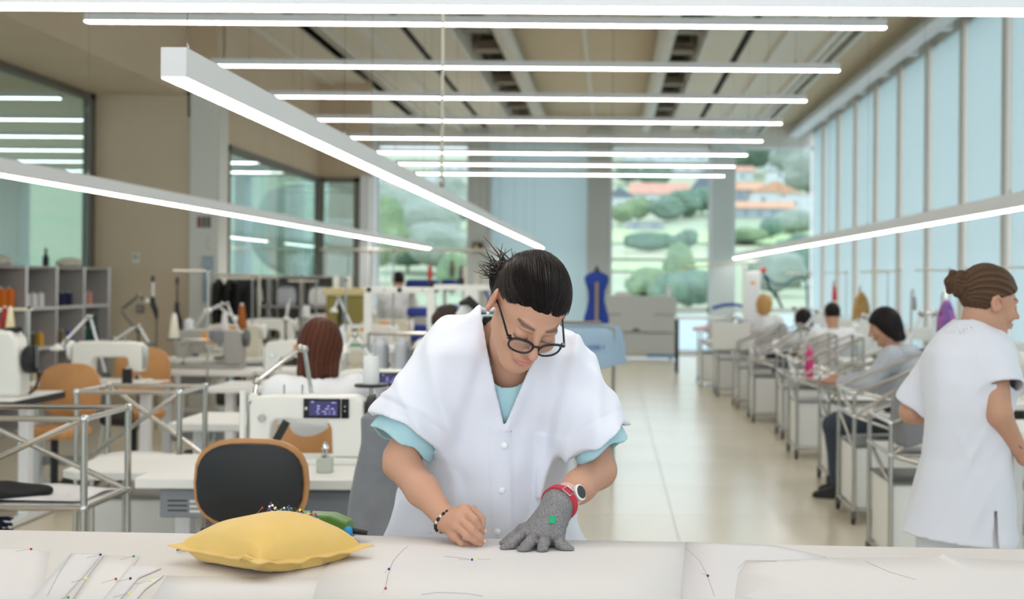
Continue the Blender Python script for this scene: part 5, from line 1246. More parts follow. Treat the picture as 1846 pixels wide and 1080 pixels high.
stl = thing('backless_stool', 'low metal stool under the grey apron', 'stool', (at(678, 860, 4.4).x, 4.4, 0)); MB().lathe([(.001, 1.0), (.03, 1.0), (.03, 1.015), (.001, 1.015)], n=16).build('cap', MATS['dark_metal'], stl); MB().tube((0, 0, .05), (0, 0, 1.0), .014, 10).build('pole', MATS['steel'], stl); MB().lathe([(.15, 0), (.15, .02), (.03, .05)], n=20).build('base', MATS['dark_metal'], stl)
chair('plywood chair of the seated brown haired woman', (at(575, 700, 6.0).x, 6.0, 0), 0, back=(.38, .30), top=.86)
# ---- white board lying beside the near table, and tube trolleys
bd = thing('white_work_board', 'white angled work board left of the near sewing table', 'board', (-1.8, 5.6, 0))
MB().prism([(-.40, -.24), (-.33, -.30), (.2, -.30), (.2, .24), (-.30, .24), (-.40, .12)], .665, .70, 'xy').build('board', MATS['white_laminate'], bd, bevel=.006)
for x, y in ((-.3, -.2), (.14, -.2), (-.3, .18), (.14, .18)): MB().tube((x, y, 0), (x, y, .665), .014, 8).build('leg', MATS['steel'], bd)
trolley('chrome tube trolley at the lower left corner with black fabric on its shelf', -2.56, -1.862, 4.72, 5.15, top=.972, shelf=.655, diag='x', box=False)
for xx, lb in ((-2.42, 'chrome tube frame standing behind the white work board'),): trolley(lb, -2.41, -1.945, 6.02, 6.4, top=.955, shelf=.62, diag='x', box=True)
# crumpled black fabric
bf_ = V3((-2.3, 4.9, .685))
def blackf(P):
    q = P-bf_; top_ = ell((0, 0, 0), (.24, .16, .03))(q); hang = ell((.06, -.2, -.12), (.09, .022, .12))(q); h2 = ell((-.14, -.2, -.06), (.1, .025, .09))(q)
    return smin(smin(top_, hang, .04), h2, .04)+folds(P, 17, .016, 7, 25, 70, .8)
tb = thing('black_fabric', 'crumpled black fabric hanging off the trolley shelf at the left edge', 'fabric', (-2.3, 4.9, .66)); sdf_mesh('cloth', blackf, bf_-V3((.34, .34, .32)), bf_+V3((.34, .24, .1)), .007, M('black_cloth', '#121214', .9), tb, 2)
br_ = thing('cleaning_brush', 'dark blue bristle brush under the black fabric', 'brush', (-2.28, 4.95, .0))
MB().tube((0, 0, 0), (0, 0, .62), .012, 8).build('handle', MATS['dark_metal'], br_)
for k in range(9):
    bm_ = MB()
    for j in range(10): a = 2*math.pi*j/10+k*.3; bm_.tube((0, 0, .4+.022*k), (math.cos(a)*.06, math.sin(a)*.06, .395+.022*k), .006, 5, .004)
    bm_.build('bristle_ring', M('bristle_blue', '#26375c', .8), br_)
for i, (p, lb) in enumerate((([(-2.2, 4.78), (-1.9, 4.76), (-1.88, 5.1), (-2.25, 5.12)], 'loose white paper on the shelf of the lower left trolley'), ([(-2.36, 6.06), (-2.0, 6.05), (-1.98, 6.36), (-2.38, 6.34)], 'white paper on the shelf of the tube frame behind the board'))):
    z = .663 if i == 0 else .628; m = MB(); c = Vector((sum(x for x, y in p)/4, sum(y for x, y in p)/4, z)); N_ = 9
    for b in range(N_):
        for a in range(N_):
            u, v = a/(N_-1), b/(N_-1); x = (p[0][0]*(1-u)+p[1][0]*u)*(1-v)+(p[3][0]*(1-u)+p[2][0]*u)*v; y = (p[0][1]*(1-u)+p[1][1]*u)*(1-v)+(p[3][1]*(1-u)+p[2][1]*u)*v
            m.v.append((x-c.x, y-c.y, .012+.01*math.sin(5*u+3*v)*math.sin(4*v)))
    m.f = [(b*N_+a, b*N_+a+1, (b+1)*N_+a+1, (b+1)*N_+a) for b in range(N_-1) for a in range(N_-1)]
    o = m.build('loose_paper', MATS['paper'], smooth=80); o.location = c; tag(o, lb, 'paper'); o.modifiers.new('s', 'SOLIDIFY').thickness = .001
# ---- table of the seated woman and the screen machine on it
table('white sewing table in front of the seated brown haired woman', -2.2, -.95, 6.62, 7.2)
machine('white machine with a small dark screen right of the seated brown haired woman', (-1.2, 6.95, .75), 0, sc=.85, screen=True, wheel='black_plastic')
task_lamp('white jointed lamp right of the brown haired woman', [at(690, 690, 7.0), at(655, 622, 7.0), at(640, 605, 7.0), at(620, 632, 7.0)], r=.009)
# ---- left edge: black edged table with a chunky machine
table('white table with a black edge at the left picture edge', -4.75, -3.42, 7.62, 8.35, edge='black_plastic', z=.76)
om = thing('buttonhole_machine', 'tall white machine with a big black handwheel at the left picture edge', 'machine', (at(18, 700, 7.95).x, 7.95, .76))
MB().prism([(-.22, 0), (.09, 0), (.09, .12), (.07, .34), (.03, .39), (-.22, .40)], -.08, .08).build('arm', MATS['machine_white'], om, bevel=.02)
MB().lathe([(.02, 0), (.075, .005), (.085, .02), (.085, .05), (.06, .06), (.02, .06)], (.09, 0, .22), 24, 'x').build('handwheel', MATS['black_plastic'], om); MB().lathe([(.025, 0), (.05, .004), (.05, .03), (.02, .035)], (.02, 0, .38), 18, 'z').build('top_cap', MATS['black_plastic'], om)
MB().box(-.2, -.04, -.084, -.078, .02, .2).build('side_panel', MATS['control_grey'], om); MB().path([(.16, 0, .17), (.17, 0, .1), (.15, 0, .04), (.12, -.02, .014)], .009, 8).build('hose', MATS['black_plastic'], om); MB().tube((.155, 0, .3), (.158, 0, .17), .012, 10).build('spring', MATS['steel_dark'], om)
MB().lathe([(.04, 0), (.04, .002)], (-.16, -.085, .12), 16, 'y').build('red_sign', M('sign_red', '#a4433c', .6), om)
spool('red thread cone on top of the left edge machine', (at(4, 626, 7.95).x, 7.98, 1.165), '#9c2a22', 'cone', .8); spool('cream thread cone beside the red one at the left edge', (at(12, 626, 7.95).x+.03, 7.93, 1.165), '#e3d6ae', 'cone', .8)
thread_stand('thin steel thread stand at the left picture edge', (at(12, 700, 7.9).x, 8.2, .76), h=.52, bar=.3, tray=False)
chair('plywood chair behind the black edged table', (at(85, 690, 8.5).x, 8.62, 0), math.pi*.95, back=(.44, .36), top=.9)
# ---- wooden edged table with white machine and lamp
table('white table with a wooden edge left of the gauge machine', -4.0, -3.1, 8.85, 9.4, edge='plywood')
machine('white flatbed machine on the wooden edged table', (-3.42, 9.1, .75), math.pi, sc=.95)
task_lamp('white jointed lamp above the wooden edged table', [at(192, 680, 9.3), at(163, 572, 9.25), at(158, 572, 9.25), at(120, 612, 9.2), at(103, 628, 9.2)], r=.010, headr=.05)
spool('dark thread cop with a green tip on the wooden edged table', at(229, 695, 9.0), '#20201e', 'cop', .9)
chair('orange plywood chair behind the wooden edged table', (at(235, 690, 9.7).x, 9.78, 0), math.pi, back=(.42, .36), top=.95)
# ---- gauge machine table
table('white table under the grey machine with a yellow label', -3.6, -2.78, 10.3, 10.9)
machine('grey heavy machine with a yellow label and a cloth over its arm', (-3.18, 10.6, .75), 0, 'machine_grey', True, wheel='steel_dark', sc=1.05)
drape('small grey cloth lying over the arm of the grey machine', 'small_cloth', [.96, 1.0, 1.06, 1.075], [-3.12]*4, [10.6]*4, [.085, .085, .085, .05], [.085, .08, .075, .03], 'grey_cloth', seed=3, h=.012, amp=.008)
task_lamp('white folded lamp over the grey machine', [at(272, 625, 10.7), at(250, 587, 10.7), at(247, 587, 10.7), at(207, 613, 10.7), at(203, 625, 10.7)], r=.010, headr=.04)
spool('white thread cone with a red tip on the stand behind the grey machine', at(314, 610, 10.2)+Vector((0, 0, .0)), '#e8e0cf', 'cone', 1.2)
thread_stand('tall steel thread stand with a beige bar in front of the white pillar', (at(374, 660, 10.2).x, 10.2, 0), h=1.535, bar=.27, tray=False)
tr2 = thing('spool_bracket', 'small bracket carrying the red tipped thread cone', 'stand', (at(314, 610, 10.2).x, 10.2, at(314, 610, 10.2).z-.014)); MB().lathe([(.001, 0), (.06, 0), (.06, .013), (.001, .013)], n=18).build('tray', MATS['steel_dark'], tr2); MB().tube((0, 0, .006), (.27, 0, .006), .006, 6).build('arm', MATS['steel'], tr2)
# black tool balancers hanging behind
for px, top_, mid_, bot, wm, lb in ((275, 497, 535, 575, 'label_white', 'black tool handle with a white sleeve against the left wall'), (319, 500, 545, 600, 'black_plastic', 'thin black tool rod left of the white pillar')):
    a = at(px, bot, 12.8); tl = thing('hand_tool', lb, 'tool', (a.x, 12.8, a.z)); H = at(px, top_, 12.8).z-a.z; Mm = at(px, mid_, 12.8).z-a.z
    MB().tube((0, 0, Mm), (.0, 0, H), .014 if wm == 'label_white' else .008, 10).build('sleeve', MATS[wm], tl); MB().tube((0, 0, H-.06), (0, 0, H), .018, 10, .014).build('tip', MATS['black_plastic'], tl)
    MB().path([(0, 0, Mm), (.0, 0, Mm*.7), (.03, 0, Mm*.35), (.04, 0, 0)], [.022, .028, .026, .012], 8).build('grip', MATS['black_plastic'], tl)
    MB().tube((.04, 0, 0), (.04, 0, .0-a.z+.0), .008, 6).build('support', MATS['steel_dark'], tl)
task_lamp('thin grey folded lamp on the beige wall', [at(250, 600, 13.0), at(218, 559, 13.0), at(250, 533, 13.0), at(264, 543, 13.0)], mat='steel_dark', r=.012, headr=.03, foot=0)
# ---- further rows of white and beige machines on white tables
rows = [(-2.15, 9.1, 'machine_white', True, 'white machine with an orange label on the second table left of the aisle'), (-2.25, 10.7, 'machine_beige', True, 'beige machine with an orange label behind the small white table'), (-3.5, 12.2, 'machine_beige', True, 'beige machine with an orange label below the tall thread stand'),
        (-2.3, 12.3, 'machine_white', True, 'white machine with an orange label below the brown thread cone'), (-3.6, 13.9, 'machine_white', False, 'plain white machine near the white pillar'), (-2.4, 13.9, 'machine_beige', True, 'beige machine with an orange label left of the brown haired woman'),
        (-1.1, 9.15, 'machine_white', False, 'plain white machine behind the brown haired woman'), (-1.15, 11.0, 'machine_white', False, 'plain white machine behind the white gantry frame'), (-3.4, 15.7, 'machine_white', True, 'distant white machine with an orange label before the glass partition'),
        (-2.2, 15.7, 'machine_white', False, 'distant plain white machine beside the olive press'), (-1.3, 14.2, 'machine_beige', False, 'beige machine left of the blue machines'), (-3.55, 18.2, 'machine_beige', False, 'beige machine deep in the left corner'), (-1.05, 16.2, 'machine_white', False, 'small distant white machine behind the blue machines')]
for i, (x, y, mt_, stk, lb) in enumerate(rows):
    table('white table carrying the '+' '.join(lb.split()[:11]), x-.52, x+.52, y-.28, y+.28)
    machine(lb, (x+.05, y, .75), 0, mt_, stk)
cones = [(405, 600, 11.9, '#e8e6e6', 'cone', 1.2, 'white thread cone left of the rust brown cone'), (436, 592, 11.7, '#a05a20', 'cone', 1.35, 'large rust brown thread cone'), (340, 605, 12.4, '#e6e6ea', 'cop', 1.2, 'pale thread cop beside the red tipped cone'), (552, 573, 13.9, '#e8e8e8', 'cop', 1.0, 'white thread cop above the brown haired woman'), (628, 515, 14.6, '#e9e9e6', 'cop', 1.0, 'white thread cop at the right on top of the olive press'), (606, 515, 14.6, '#e9e9e6', 'cop', 1.0, 'white thread cop at the left on top of the olive press'), (662, 562, 10.3, '#dfe2ea', 'cone', 1.1, 'pale thread cone standing left of the green mat')]
for px, py, Y, c, kd, sc_, lb in cones[:4]:
    p = at(px, py, Y); spool(lb, p, c, kd, sc_)
    gz_ = ground_z(p.x, Y); s_ = thing('spool_post', 'thin steel post under the '+lb, 'stand', (p.x, Y, gz_)); MB().tube((0, 0, .0), (0, 0, p.z-gz_-.012), .008, 6).build('pole', MATS['steel'], s_); MB().lathe([(.05, p.z-gz_-.012), (.05, p.z-gz_-.002)], n=14).build('tray', MATS['steel_dark'], s_); MB().lathe([(.09, 0), (.09, .015), (.01, .03)], n=14).build('base', MATS['steel_dark'], s_)
for px, y0, Y, bar, sd, lb in ((455, 500, 12.8, .30, -1, 'tall thread stand with a cream bar before the black cabinet'), (570, 505, 13.3, .28, -1, 'thread stand with a brown bar left of the olive press'), (500, 500, 14.8, .3, -1, 'thin thread stand before the grey shelves'), (624, 505, 10.9, .0, -1, 'thin steel pole right of the olive press'), (668, 455, 13.0, .0, 1, 'dark upright rod left of the distant person'), (710, 452, 13.2, .0, 1, 'dark upright rod directly before the distant person')):
    p = at(px, y0, Y); gz_ = ground_z(p.x, Y); t = thread_stand(lb, (p.x, Y, gz_), h=p.z-gz_, bar=bar, tray=False, side=sd)
for pts, Y, lb in (([(437, 610), (410, 548), (400, 548), (375, 560)], 11.5, 'white folded lamp beside the white pillar'), ([(345, 600), (372, 560), (395, 553), (425, 575)], 12.2, 'white folded lamp left of the brown cone'), ([(515, 580), (519, 545), (522, 542), (516, 575)], 13.2, 'short white lamp before the grey shelves'), ([(640, 600), (612, 540), (610, 538), (602, 560)], 11.3, 'white lamp in front of the olive press'), ([(745, 640), (775, 600), (790, 596), (757, 622)], 7.7, 'white lamp arm reaching behind the shoulder of the coat')):
    task_lamp(lb, [at(x, y, Y) for x, y in pts], r=.010, headr=.035, foot=0)
# ---- spool shelves on the left wall
sh = thing('spool_shelf', 'grey metal shelving full of thread spools along the left wall', 'shelf', (-5.9, 11.0, 0))
M('shelf_grey', '#a8a4a2', .6); M('shelf_back', '#a39d99', .7); NB_, BW, Y0 = 6, .69, 10.5
for k in range(NB_+1): MB().box(.02, .38, Y0-11+k*BW-.012, Y0-11+k*BW+.012, 0, 1.57).build('upright', MATS['shelf_grey'], sh); MB().tube((.385, Y0-11+k*BW, 0), (.385, Y0-11+k*BW, 1.575), .014, 8).build('front_post', MATS['steel'], sh)
LV = [.02, .38, .77, 1.16, 1.56]
for z in LV: MB().box(.02, .38, Y0-11, Y0-11+NB_*BW, z-.012, z+.012).build('shelf_board', MATS['white_metal'] if z > .1 and z < 1.5 else MATS['shelf_grey'], sh)
MB().box(.0, .02, Y0-11, Y0-11+NB_*BW, 0, 1.57).build('back_panel', MATS['shelf_back'], sh)
cn = {'yellow': '#e0a83c', 'orange': '#d9701c', 'white': '#ecebea', 'navy': '#26264e', 'black': '#1b1a1e', 'pink': '#d89a86', 'dark green': '#2c3a32', 'teal': '#1f4f48', 'tan': '#8a7a58', 'maroon': '#5a262a', 'plum': '#3d2a3c', 'cream': '#dccfb0', 'olive': '#5c5630', 'violet blue': '#4a47a0'}
wl_ = ['bottom', 'lower', 'middle', 'upper']
bays = {(5, 3): ['black', 'white', 'pink'], (4, 3): ['navy']*4, (3, 3): ['white']*4, (2, 3): ['yellow', 'yellow', 'orange', 'orange'], (5, 2): ['tan', 'tan', 'teal', 'teal', 'navy'], (4, 2): ['plum', 'maroon', 'tan', 'violet blue'], (3, 2): ['dark green', 'dark green', 'olive', 'yellow'], (2, 2): ['white'], (3, 1): ['maroon', 'olive', 'cream', 'maroon'], (1, 3): ['white', 'cream', 'orange'], (1, 2): ['navy', 'teal'], (4, 1): ['black', 'navy', 'maroon'], (5, 1): ['tan', 'dark green']}
bayname = ['first', 'second', 'third', 'fourth', 'fifth', 'last']
for (b, l), cs in bays.items():
    sc_ = 1.45 if (b, l) == (2, 3) else 1.05
    for i, c in enumerate(cs):
        y = Y0+b*BW+.1+i*(BW-.2)/max(3, len(cs)-1); same = cs.count(c)
        lb = '%s thread spool on the %s shelf of the %s bay' % (c, wl_[l], bayname[b])
        if same > 1: lb = '%s thread spool, %s on the %s shelf of the %s bay' % (c, ('leftmost', 'second from the left', 'third from the left', 'fourth from the left', 'rightmost')[i], wl_[l], bayname[b])
        spool(lb, (-5.9+.26, y, LV[l]+.0125), cn[c], 'cop', sc_, 'spools on the wall shelves')
for i in range(3): spool('teal thread spool on top of the others in the last bay, %s' % ('left', 'middle', 'right')[i], (-5.64, Y0+5*BW+.3+.13*i, LV[2]+.0125+.147), cn['teal'], 'cop', 1.05, 'spools on the wall shelves')
bt = thing('dark_bottle', 'small dark bottle standing on top of the spool shelves', 'bottle', (-5.62, Y0+4.55*BW-.4, 1.573)); MB().lathe([(.001, 0), (.03, 0), (.032, .08), (.014, .12), (.012, .16), (.001, .16)], n=14).build('glass', MATS['black_plastic'], bt); MB().lathe([(.014, .16), (.014, .18), (.001, .18)], n=12).build('cap', MATS['dark_metal'], bt)
for y_, mt_, lb in ((Y0+2.6*BW, 'pipe', 'pale folded bag on top of the spool shelves near the left edge'), (Y0+5.0*BW, 'beige_plastic', 'pale bundle on top of the last shelf bay')):
    c = V3((-5.68, y_, 1.61)); t = thing('cloth_bundle', lb, 'bundle', (-5.68, y_, 1.573)); sdf_mesh('cloth', lambda P: np.maximum(ell(c, (.12, .2, .06))(P)+folds(P, 5, .02, 6, 25, 70, .8), 1.574-P[:, 2]), c-.3, c+.3, .013, MATS[mt_], t, 2)
# ---- on the beige wall and the white pillar
def plate(name, label, cat, px0, px1, py0, py1, Y, mat, th=.015, group=None):
    a, b = at(px0, py1, Y), at(px1, py0, Y); t = thing(name, label, cat, ((a.x+b.x)/2, Y, a.z), group=group); w_, h_ = (b.x-a.x)/2, b.z-a.z
    MB().box(-w_, w_, -th, 0, 0, h_).build('panel', MATS[mat], t, bevel=.002); return t, w_, h_
M('poster_dark', '#6f6460', .8); M('poster_red', '#8c5450', .8); M('board_blue', '#8fa0ad', .5)
t, w_, h_ = plate('wall_poster', 'small dark poster of three pictures on the white pillar', 'poster', 354, 380, 389, 412, YD-.065, 'label_white', .006)
for k, mt_ in enumerate(('poster_red', 'poster_dark', 'poster_dark')): MB().box(-w_+.01+k*w_*.66, -w_+.01+k*w_*.66+w_*.56, -.0075, -.006, .01, h_-.01).build('picture', MATS[mt_], t)
t, w_, h_ = plate('wall_switch', 'beige switch box on the white pillar', 'switch', 374, 383, 430, 450, YD-.065, 'beige_plastic', .02); MB().box(-w_*.5, w_*.5, -.026, -.02, h_*.3, h_*.7).build('rocker', MATS['label_white'], t)
t, w_, h_ = plate('notice_board', 'tall narrow blue grey notice board on the white pillar', 'board', 366, 385, 462, 545, YD-.065, 'board_blue', .02); MB().box(-w_+.01, w_-.01, -.024, -.02, h_*.5, h_-.02).build('sheet', M('sheet_blue', '#a9b9c4', .7), t)
t, w_, h_ = plate('wall_thermostat', 'small white box on the beige wall', 'switch', 240, 252, 456, 474, YD-.005, 'white_wall', .025); MB().box(-w_*.6, w_*.6, -.028, -.025, h_*.4, h_*.8).build('display', MATS['shelf_grey'], t)
t, w_, h_ = plate('wall_socket', 'grey brown socket plate on the beige wall behind the lamps', 'socket', 247, 260, 550, 564, YD-.005, 'poster_dark', .02); MB().box(-w_*.6, w_*.6, -.023, -.02, h_*.2, h_*.8).build('insert', MATS['shelf_grey'], t)
# ---- machines in the middle distance
M('olive', '#8a7f3e', .6); M('olive_pale', '#d8c795', .6); M('machine_blue', '#20389a', .45); M('navy_cloth', '#1b2a78', .7)
ol = thing('olive_press', 'olive green heavy press with a cream top beside the white gantry', 'machine', (at(627, 600, 14.6).x, 14.6, 0)); s_ = 2400/14.6
def ob(x0, x1, y0, y1, z0, z1, mat, nm, be=.01): return MB().box(x0, x1, y0, y1, z0, z1).build(nm, MATS[mat], ol, bevel=be)
ob(-.2, .2, -.25, .25, 0, .62, 'olive', 'base'); ob(-.2, -.08, -.2, .2, .62, 1.33, 'olive', 'column'); ob(.02, .2, -.2, .2, .95, 1.3, 'olive', 'head'); ob(-.23, .21, -.22, .22, 1.29, 1.37, 'olive_pale', 'top_board'); ob(-.08, .3, -.25, .1, .62, .8, 'olive', 'table_block'); ob(.1, .24, -.26, -.1, .68, .9, 'olive_pale', 'clamp'); ob(-.05, .02, -.1, .1, 1.0, 1.2, 'board_blue', 'window')
for px, py, Y, c, kd, sc_, lb in cones[4:6]: spool(lb, (at(px, 515, 14.6).x, 14.6, 1.371), c, kd, sc_)
ga = thing('white_gantry', 'white rectangular gantry frame with round holes left of the woman', 'frame', (at(700, 600, 9.6).x, 9.6, 0)); gx0, gx1, gz = at(664, 520, 9.6).x-at(700, 600, 9.6).x, at(778, 520, 9.6).x-at(700, 600, 9.6).x, at(700, 521, 9.6).z
MB().box(gx0-.02, gx1+.02, -.03, .03, gz-.03, gz+.015).build('beam', MATS['machine_white'], ga, bevel=.004)
for x in (gx0, gx1): MB().box(x-.028, x+.028, -.03, .03, 0, gz-.03).build('post', MATS['machine_white'], ga, bevel=.004)
for k, x in enumerate((gx0+.01, gx0+.23)): MB().lathe([(.010, -.004), (.016, -.006), (.018, -.004), (.018, 0)], (x, -.031, gz-.006), 14, 'y').build('ring', MATS['black_plastic'], ga)
for x in (gx0+.12, gx1-.06): MB().lathe([(.006, -.004), (.006, 0)], (x, -.031, gz-.006), 8, 'y').build('bolt', MATS['black_plastic'], ga)
MB().box(gx1+.02, gx1+.42, -.03, .03, gz-.005, gz+.035).build('side_beam', MATS['machine_white'], ga, bevel=.004); MB().box(gx1+.24, gx1+.34, -.04, .04, 0, gz-.005).build('post', MATS['machine_white'], ga, bevel=.004)
for x in (gx1-.0, gx1+.21): MB().lathe([(.022, 0), (.026, .03), (.018, .05), (.01, .055)], (x, 0, gz+.035 if x > gx1 else gz+.015), 12).build('knob', MATS['black_plastic'], ga)
for i, (px0, px1, z1, Y, lb) in enumerate(((735, 790, 1.47, 15.2, 'blue padded pressing machine behind the gantry frame'), (798, 826, 1.47, 17.4, 'second blue machine beside the shoulder of the coat'))):
    a, b = at(px0, 500, Y).x, at(px1, 500, Y).x; t = thing('pressing_machine', lb, 'machine', ((a+b)/2, Y, 0)); w_ = (b-a)/2
    MB().box(-w_, w_, -.2, .2, 1.32, z1).build('upper_pad', MATS['navy_cloth'], t, bevel=.04); MB().box(-w_*.9, w_, -.2, .2, 1.05, 1.15).build('buck', MATS['machine_blue'], t, bevel=.03); MB().box(-w_, w_, -.22, .22, .78, .95).build('lower_body', MATS['machine_blue'], t, bevel=.02)
    MB().box(-w_*.8, w_*.8, -.18, .18, 0, .78).build('base', MATS['machine_grey'], t, bevel=.01); MB().box(-w_, -w_*.7, .05, .18, .9, 1.4).build('column', MATS['beige_plastic'], t)
hc = thing('chair_high_back', 'black curved chair back behind the shoulder of the coat', 'chair', (at(845, 600, 7.6).x, 7.6, 0)); M('chair_brown', '#3a2c26', .8)
MB().path([at(828, 548, 7.6)-hc.location, at(845, 541, 7.6)-hc.location, at(857, 552, 7.6)-hc.location, at(872, 578, 7.6)-hc.location, at(880, 620, 7.6)-hc.location], [.012, .03, .025, .012, .01], 10).build('back_rim', MATS['black_plastic'], hc)
MB().ell(at(843, 600, 7.65)-hc.location, (.09, .05, .17)).build('back_cover', M('cover_white', '#d9d8d6', .9), hc, smooth=80); MB().tube((0, 0, .0), (0, 0, .5), .025, 10).build('column', MATS['black_plastic'], hc); MB().lathe([(.001, .5), (.2, .5), (.22, .53), (.2, .56), (.001, .56)], (0, .12, 0), 24).build('seat', MATS['black_plastic'], hc); MB().path([(0, -.02, .53), (0, -.09, .56), (0, -.07, .8), (0, .0, 1.05)], [.03, .03, .025, .02], 8).build('back_post', MATS['black_plastic'], hc); MB().lathe([(.22, 0), (.22, .03), (.03, .06)], n=20).build('base', MATS['black_plastic'], hc)
hb_ = thing('fur_coat', 'dark brown garment hanging below the gantry beam', 'garment', at(803, 590, 8.6)); c = V3(at(803, 575, 8.6)); sdf_mesh('cloth', lambda P: ell(c, (.085, .06, .10))(P)+folds(P, 6, .02, 6, 30, 70, .6), c-.2, c+.2, .011, MATS['chair_brown'], hb_, 2); MB().path([at(797, 560, 8.6)-hb_.location, at(815, 552, 8.6)-hb_.location, at(822, 562, 8.6)-hb_.location, at(808, 575, 8.6)-hb_.location], .008, 6).build('hanger_hook', MATS['black_plastic'], hb_); MB().tube((0, .0, -.0), (0, 0, -at(803, 590, 8.6).z), .012, 8).build('stand_pole', MATS['steel'], hb_)
# rail with grey shirts
rl_ = thing('garment_rail', 'low steel rail with pale grey garments between the woman and the gantry', 'rail', (at(722, 640, 8.2).x, 8.2, 0))
MB().tube((-.2, 0, 1.14), (.2, 0, 1.14), .012, 8).build('bar', MATS['steel'], rl_)
for x in (-.2, .2): MB().tube((x, 0, 0), (x, 0, 1.14), .012, 8).build('post', MATS['steel'], rl_); MB().tube((x, -.2, .015), (x, .2, .015), .012, 8).build('foot', MATS['steel'], rl_)
for k, x in enumerate((-.12, .01, .14)):
    drape(('left', 'middle', 'right')[k]+'most of the pale grey garments on the low rail' if k != 1 else 'middle one of the pale grey garments on the low rail', 'hanging_garment', [.66, .9, 1.08, 1.12], [rl_.location.x+x]*4, [8.2]*4, [.05, .05, .045, .02], [.13, .12, .1, .04], 'hoodie_grey', h=.013, seed=20+k, amp=.01, cat='garment', group='garments on the low rail')
tg = thing('green_cutting_mat', 'green mat on the small white table behind the gantry', 'mat', at(660, 607, 10.0)-Vector((0, 0, .0))); tg.location.z = .971; MB().box(-.12, .12, -.1, .1, 0, .012).build('mat', M('mat_green', '#2c9468', .6), tg, bevel=.003)
spool(cones[6][6], (tg.location.x-.18, 10.0, .9705), cones[6][3], 'cone', .95)
table('small white table carrying a green mat behind the gantry', tg.location.x-.25, tg.location.x+.3, 9.8, 10.2, z=.97, motor=False)
# black cabinet and grey shelves in the back left
bk_ = thing('garment_rack', 'rack of black garments in front of the glass partition', 'rack', (at(418, 550, 14.4).x, 14.45, 0))
for x in (-.25, .28): MB().tube((x, 0, 0), (x, 0, 1.5), .014, 8).build('post', MATS['pipe'], bk_); MB().tube((x, -.25, .015), (x, .25, .015), .014, 8).build('foot', MATS['pipe'], bk_)
MB().tube((-.28, 0, 1.5), (.3, 0, 1.5), .016, 8).build('bar', MATS['pipe'], bk_)
for k in range(4): drape('black garment, %s on the rack before the glass partition' % ('leftmost', 'second from the left', 'second from the right', 'rightmost')[k], 'hanging_garment', [.5, .9, 1.4, 1.47], [bk_.location.x-.16+.12*k]*4, [14.45]*4, [.05, .05, .045, .02], [.2, .18, .15, .05], 'black_cloth', h=.018, seed=40+k, amp=.012, cat='garment', group='black garments on the rack')
gs = thing('metal_shelf', 'grey metal shelf with white boxes behind the brown haired woman', 'shelf', (at(520, 560, 16.6).x, 16.6, 0))
for x in (-.62, -.2, .2, .62): MB().box(x-.015, x+.015, -.2, .2, 0, 1.5).build('upright', MATS['shelf_grey'], gs)
for z in (.3, .72, 1.12, 1.49): MB().box(-.62, .62, -.2, .2, z-.012, z+.012).build('shelf_board', MATS['shelf_grey'], gs)
MB().box(-.62, .62, .19, .2, 0, 1.5).build('back_panel', MATS['shelf_back'], gs)
for k, (x, z, mt_, lb) in enumerate(((-.42, 1.133, 'label_white', 'white bag at the left on the grey metal shelf'), (.0, 1.133, 'hoodie_grey', 'grey bag in the middle of the grey metal shelf'), (.4, 1.133, 'label_white', 'white bag at the right on the grey metal shelf'), (-.1, .733, 'chair_brown', 'brown box on the middle board of the grey shelf'), (.3, .733, 'hoodie_grey', 'pale bag on the middle board of the grey shelf'))):
    t = thing('storage_bag', lb, 'bag', (gs.location.x+x, 16.55, z)); MB().loft([[(a*w_, b*w_*.7, zz) for a, b in ((-1, -1), (1, -1), (1, 1), (-1, 1))] for zz, w_ in ((0, .11), (.06, .13), (.18, .12), (.24, .07))]).build('bag', MATS[mt_], t, bevel=.02)
# ================================================================ right hand row: tube trolleys, tables, machines
ordr = ['nearest', 'second', 'third', 'fourth', 'fifth', 'sixth', 'seventh', 'eighth', 'ninth']
pos = [(1.40, 6.62, .55, .55), (1.49, 8.11, .55, .55), (1.58, 9.6, .5, .42), (1.555, 11.07, .55, .5), (1.62, 12.46, .5, .45), (1.505, 13.93, .55, .5), (1.48, 15.4, .55, .5), (1.38, 17.05, .55, .5), (1.27, 18.5, .5, .8)]
for k, (x, y, w_, d_) in enumerate(pos):
    hi_, lo_ = (1.02, .80) if k % 2 else (.98, .78)
    trolley('white boxed steel tube trolley on castors, %s in the right row' % ordr[k], x, x+w_, y, y+d_, shelf=.66 if k % 2 else .62, rise=[lo_, hi_, hi_, lo_], diag='xyz' if k % 2 else 'xz')
tabs = []
for k, (x, y, w_, d_) in enumerate(pos):
    x0 = x+w_+.06
    table('white sewing table beside the %s trolley of the right row' % ordr[k], x0, 3.55, y-.05, y+.52, motor=True, group='tables of the right row')
    if k in (1, 2, 4, 5, 6, 7): machine('white sewing machine on the table beside the %s trolley of the right row' % ordr[k], (x0+.75, y+.22, .75), (0, math.pi)[k % 2], 'machine_white', False, group='machines of the right row', screen=(k == 1))
    if k > 1: thread_stand('thread stand with a crossbar on the table of the %s trolley' % ordr[k], (x0+1.2-.1*(k % 3), y+.42, .75), h=.86, bar=.34, tray=True, group='stands of the right row'); spool('white thread cone on the stand by the %s trolley' % ordr[k], (x0+1.0-.1*(k % 3), y+.42, .90), '#e9e8e4', 'cone', 1.0, group='cones of the right row')
lampx = [(1636, 622, 1662, 565, 9.9, 'white lamp tube leaning right of the hooded girl'), (1540, 612, 1557, 570, 12.6, 'white lamp tube left of the hooded girl'), (1440, 590, 1432, 556, 15.2, 'white lamp between the blonde and the dark haired woman'), (1455, 588, 1472, 562, 14.2, 'white lamp arm before the woman with the dark bun')]
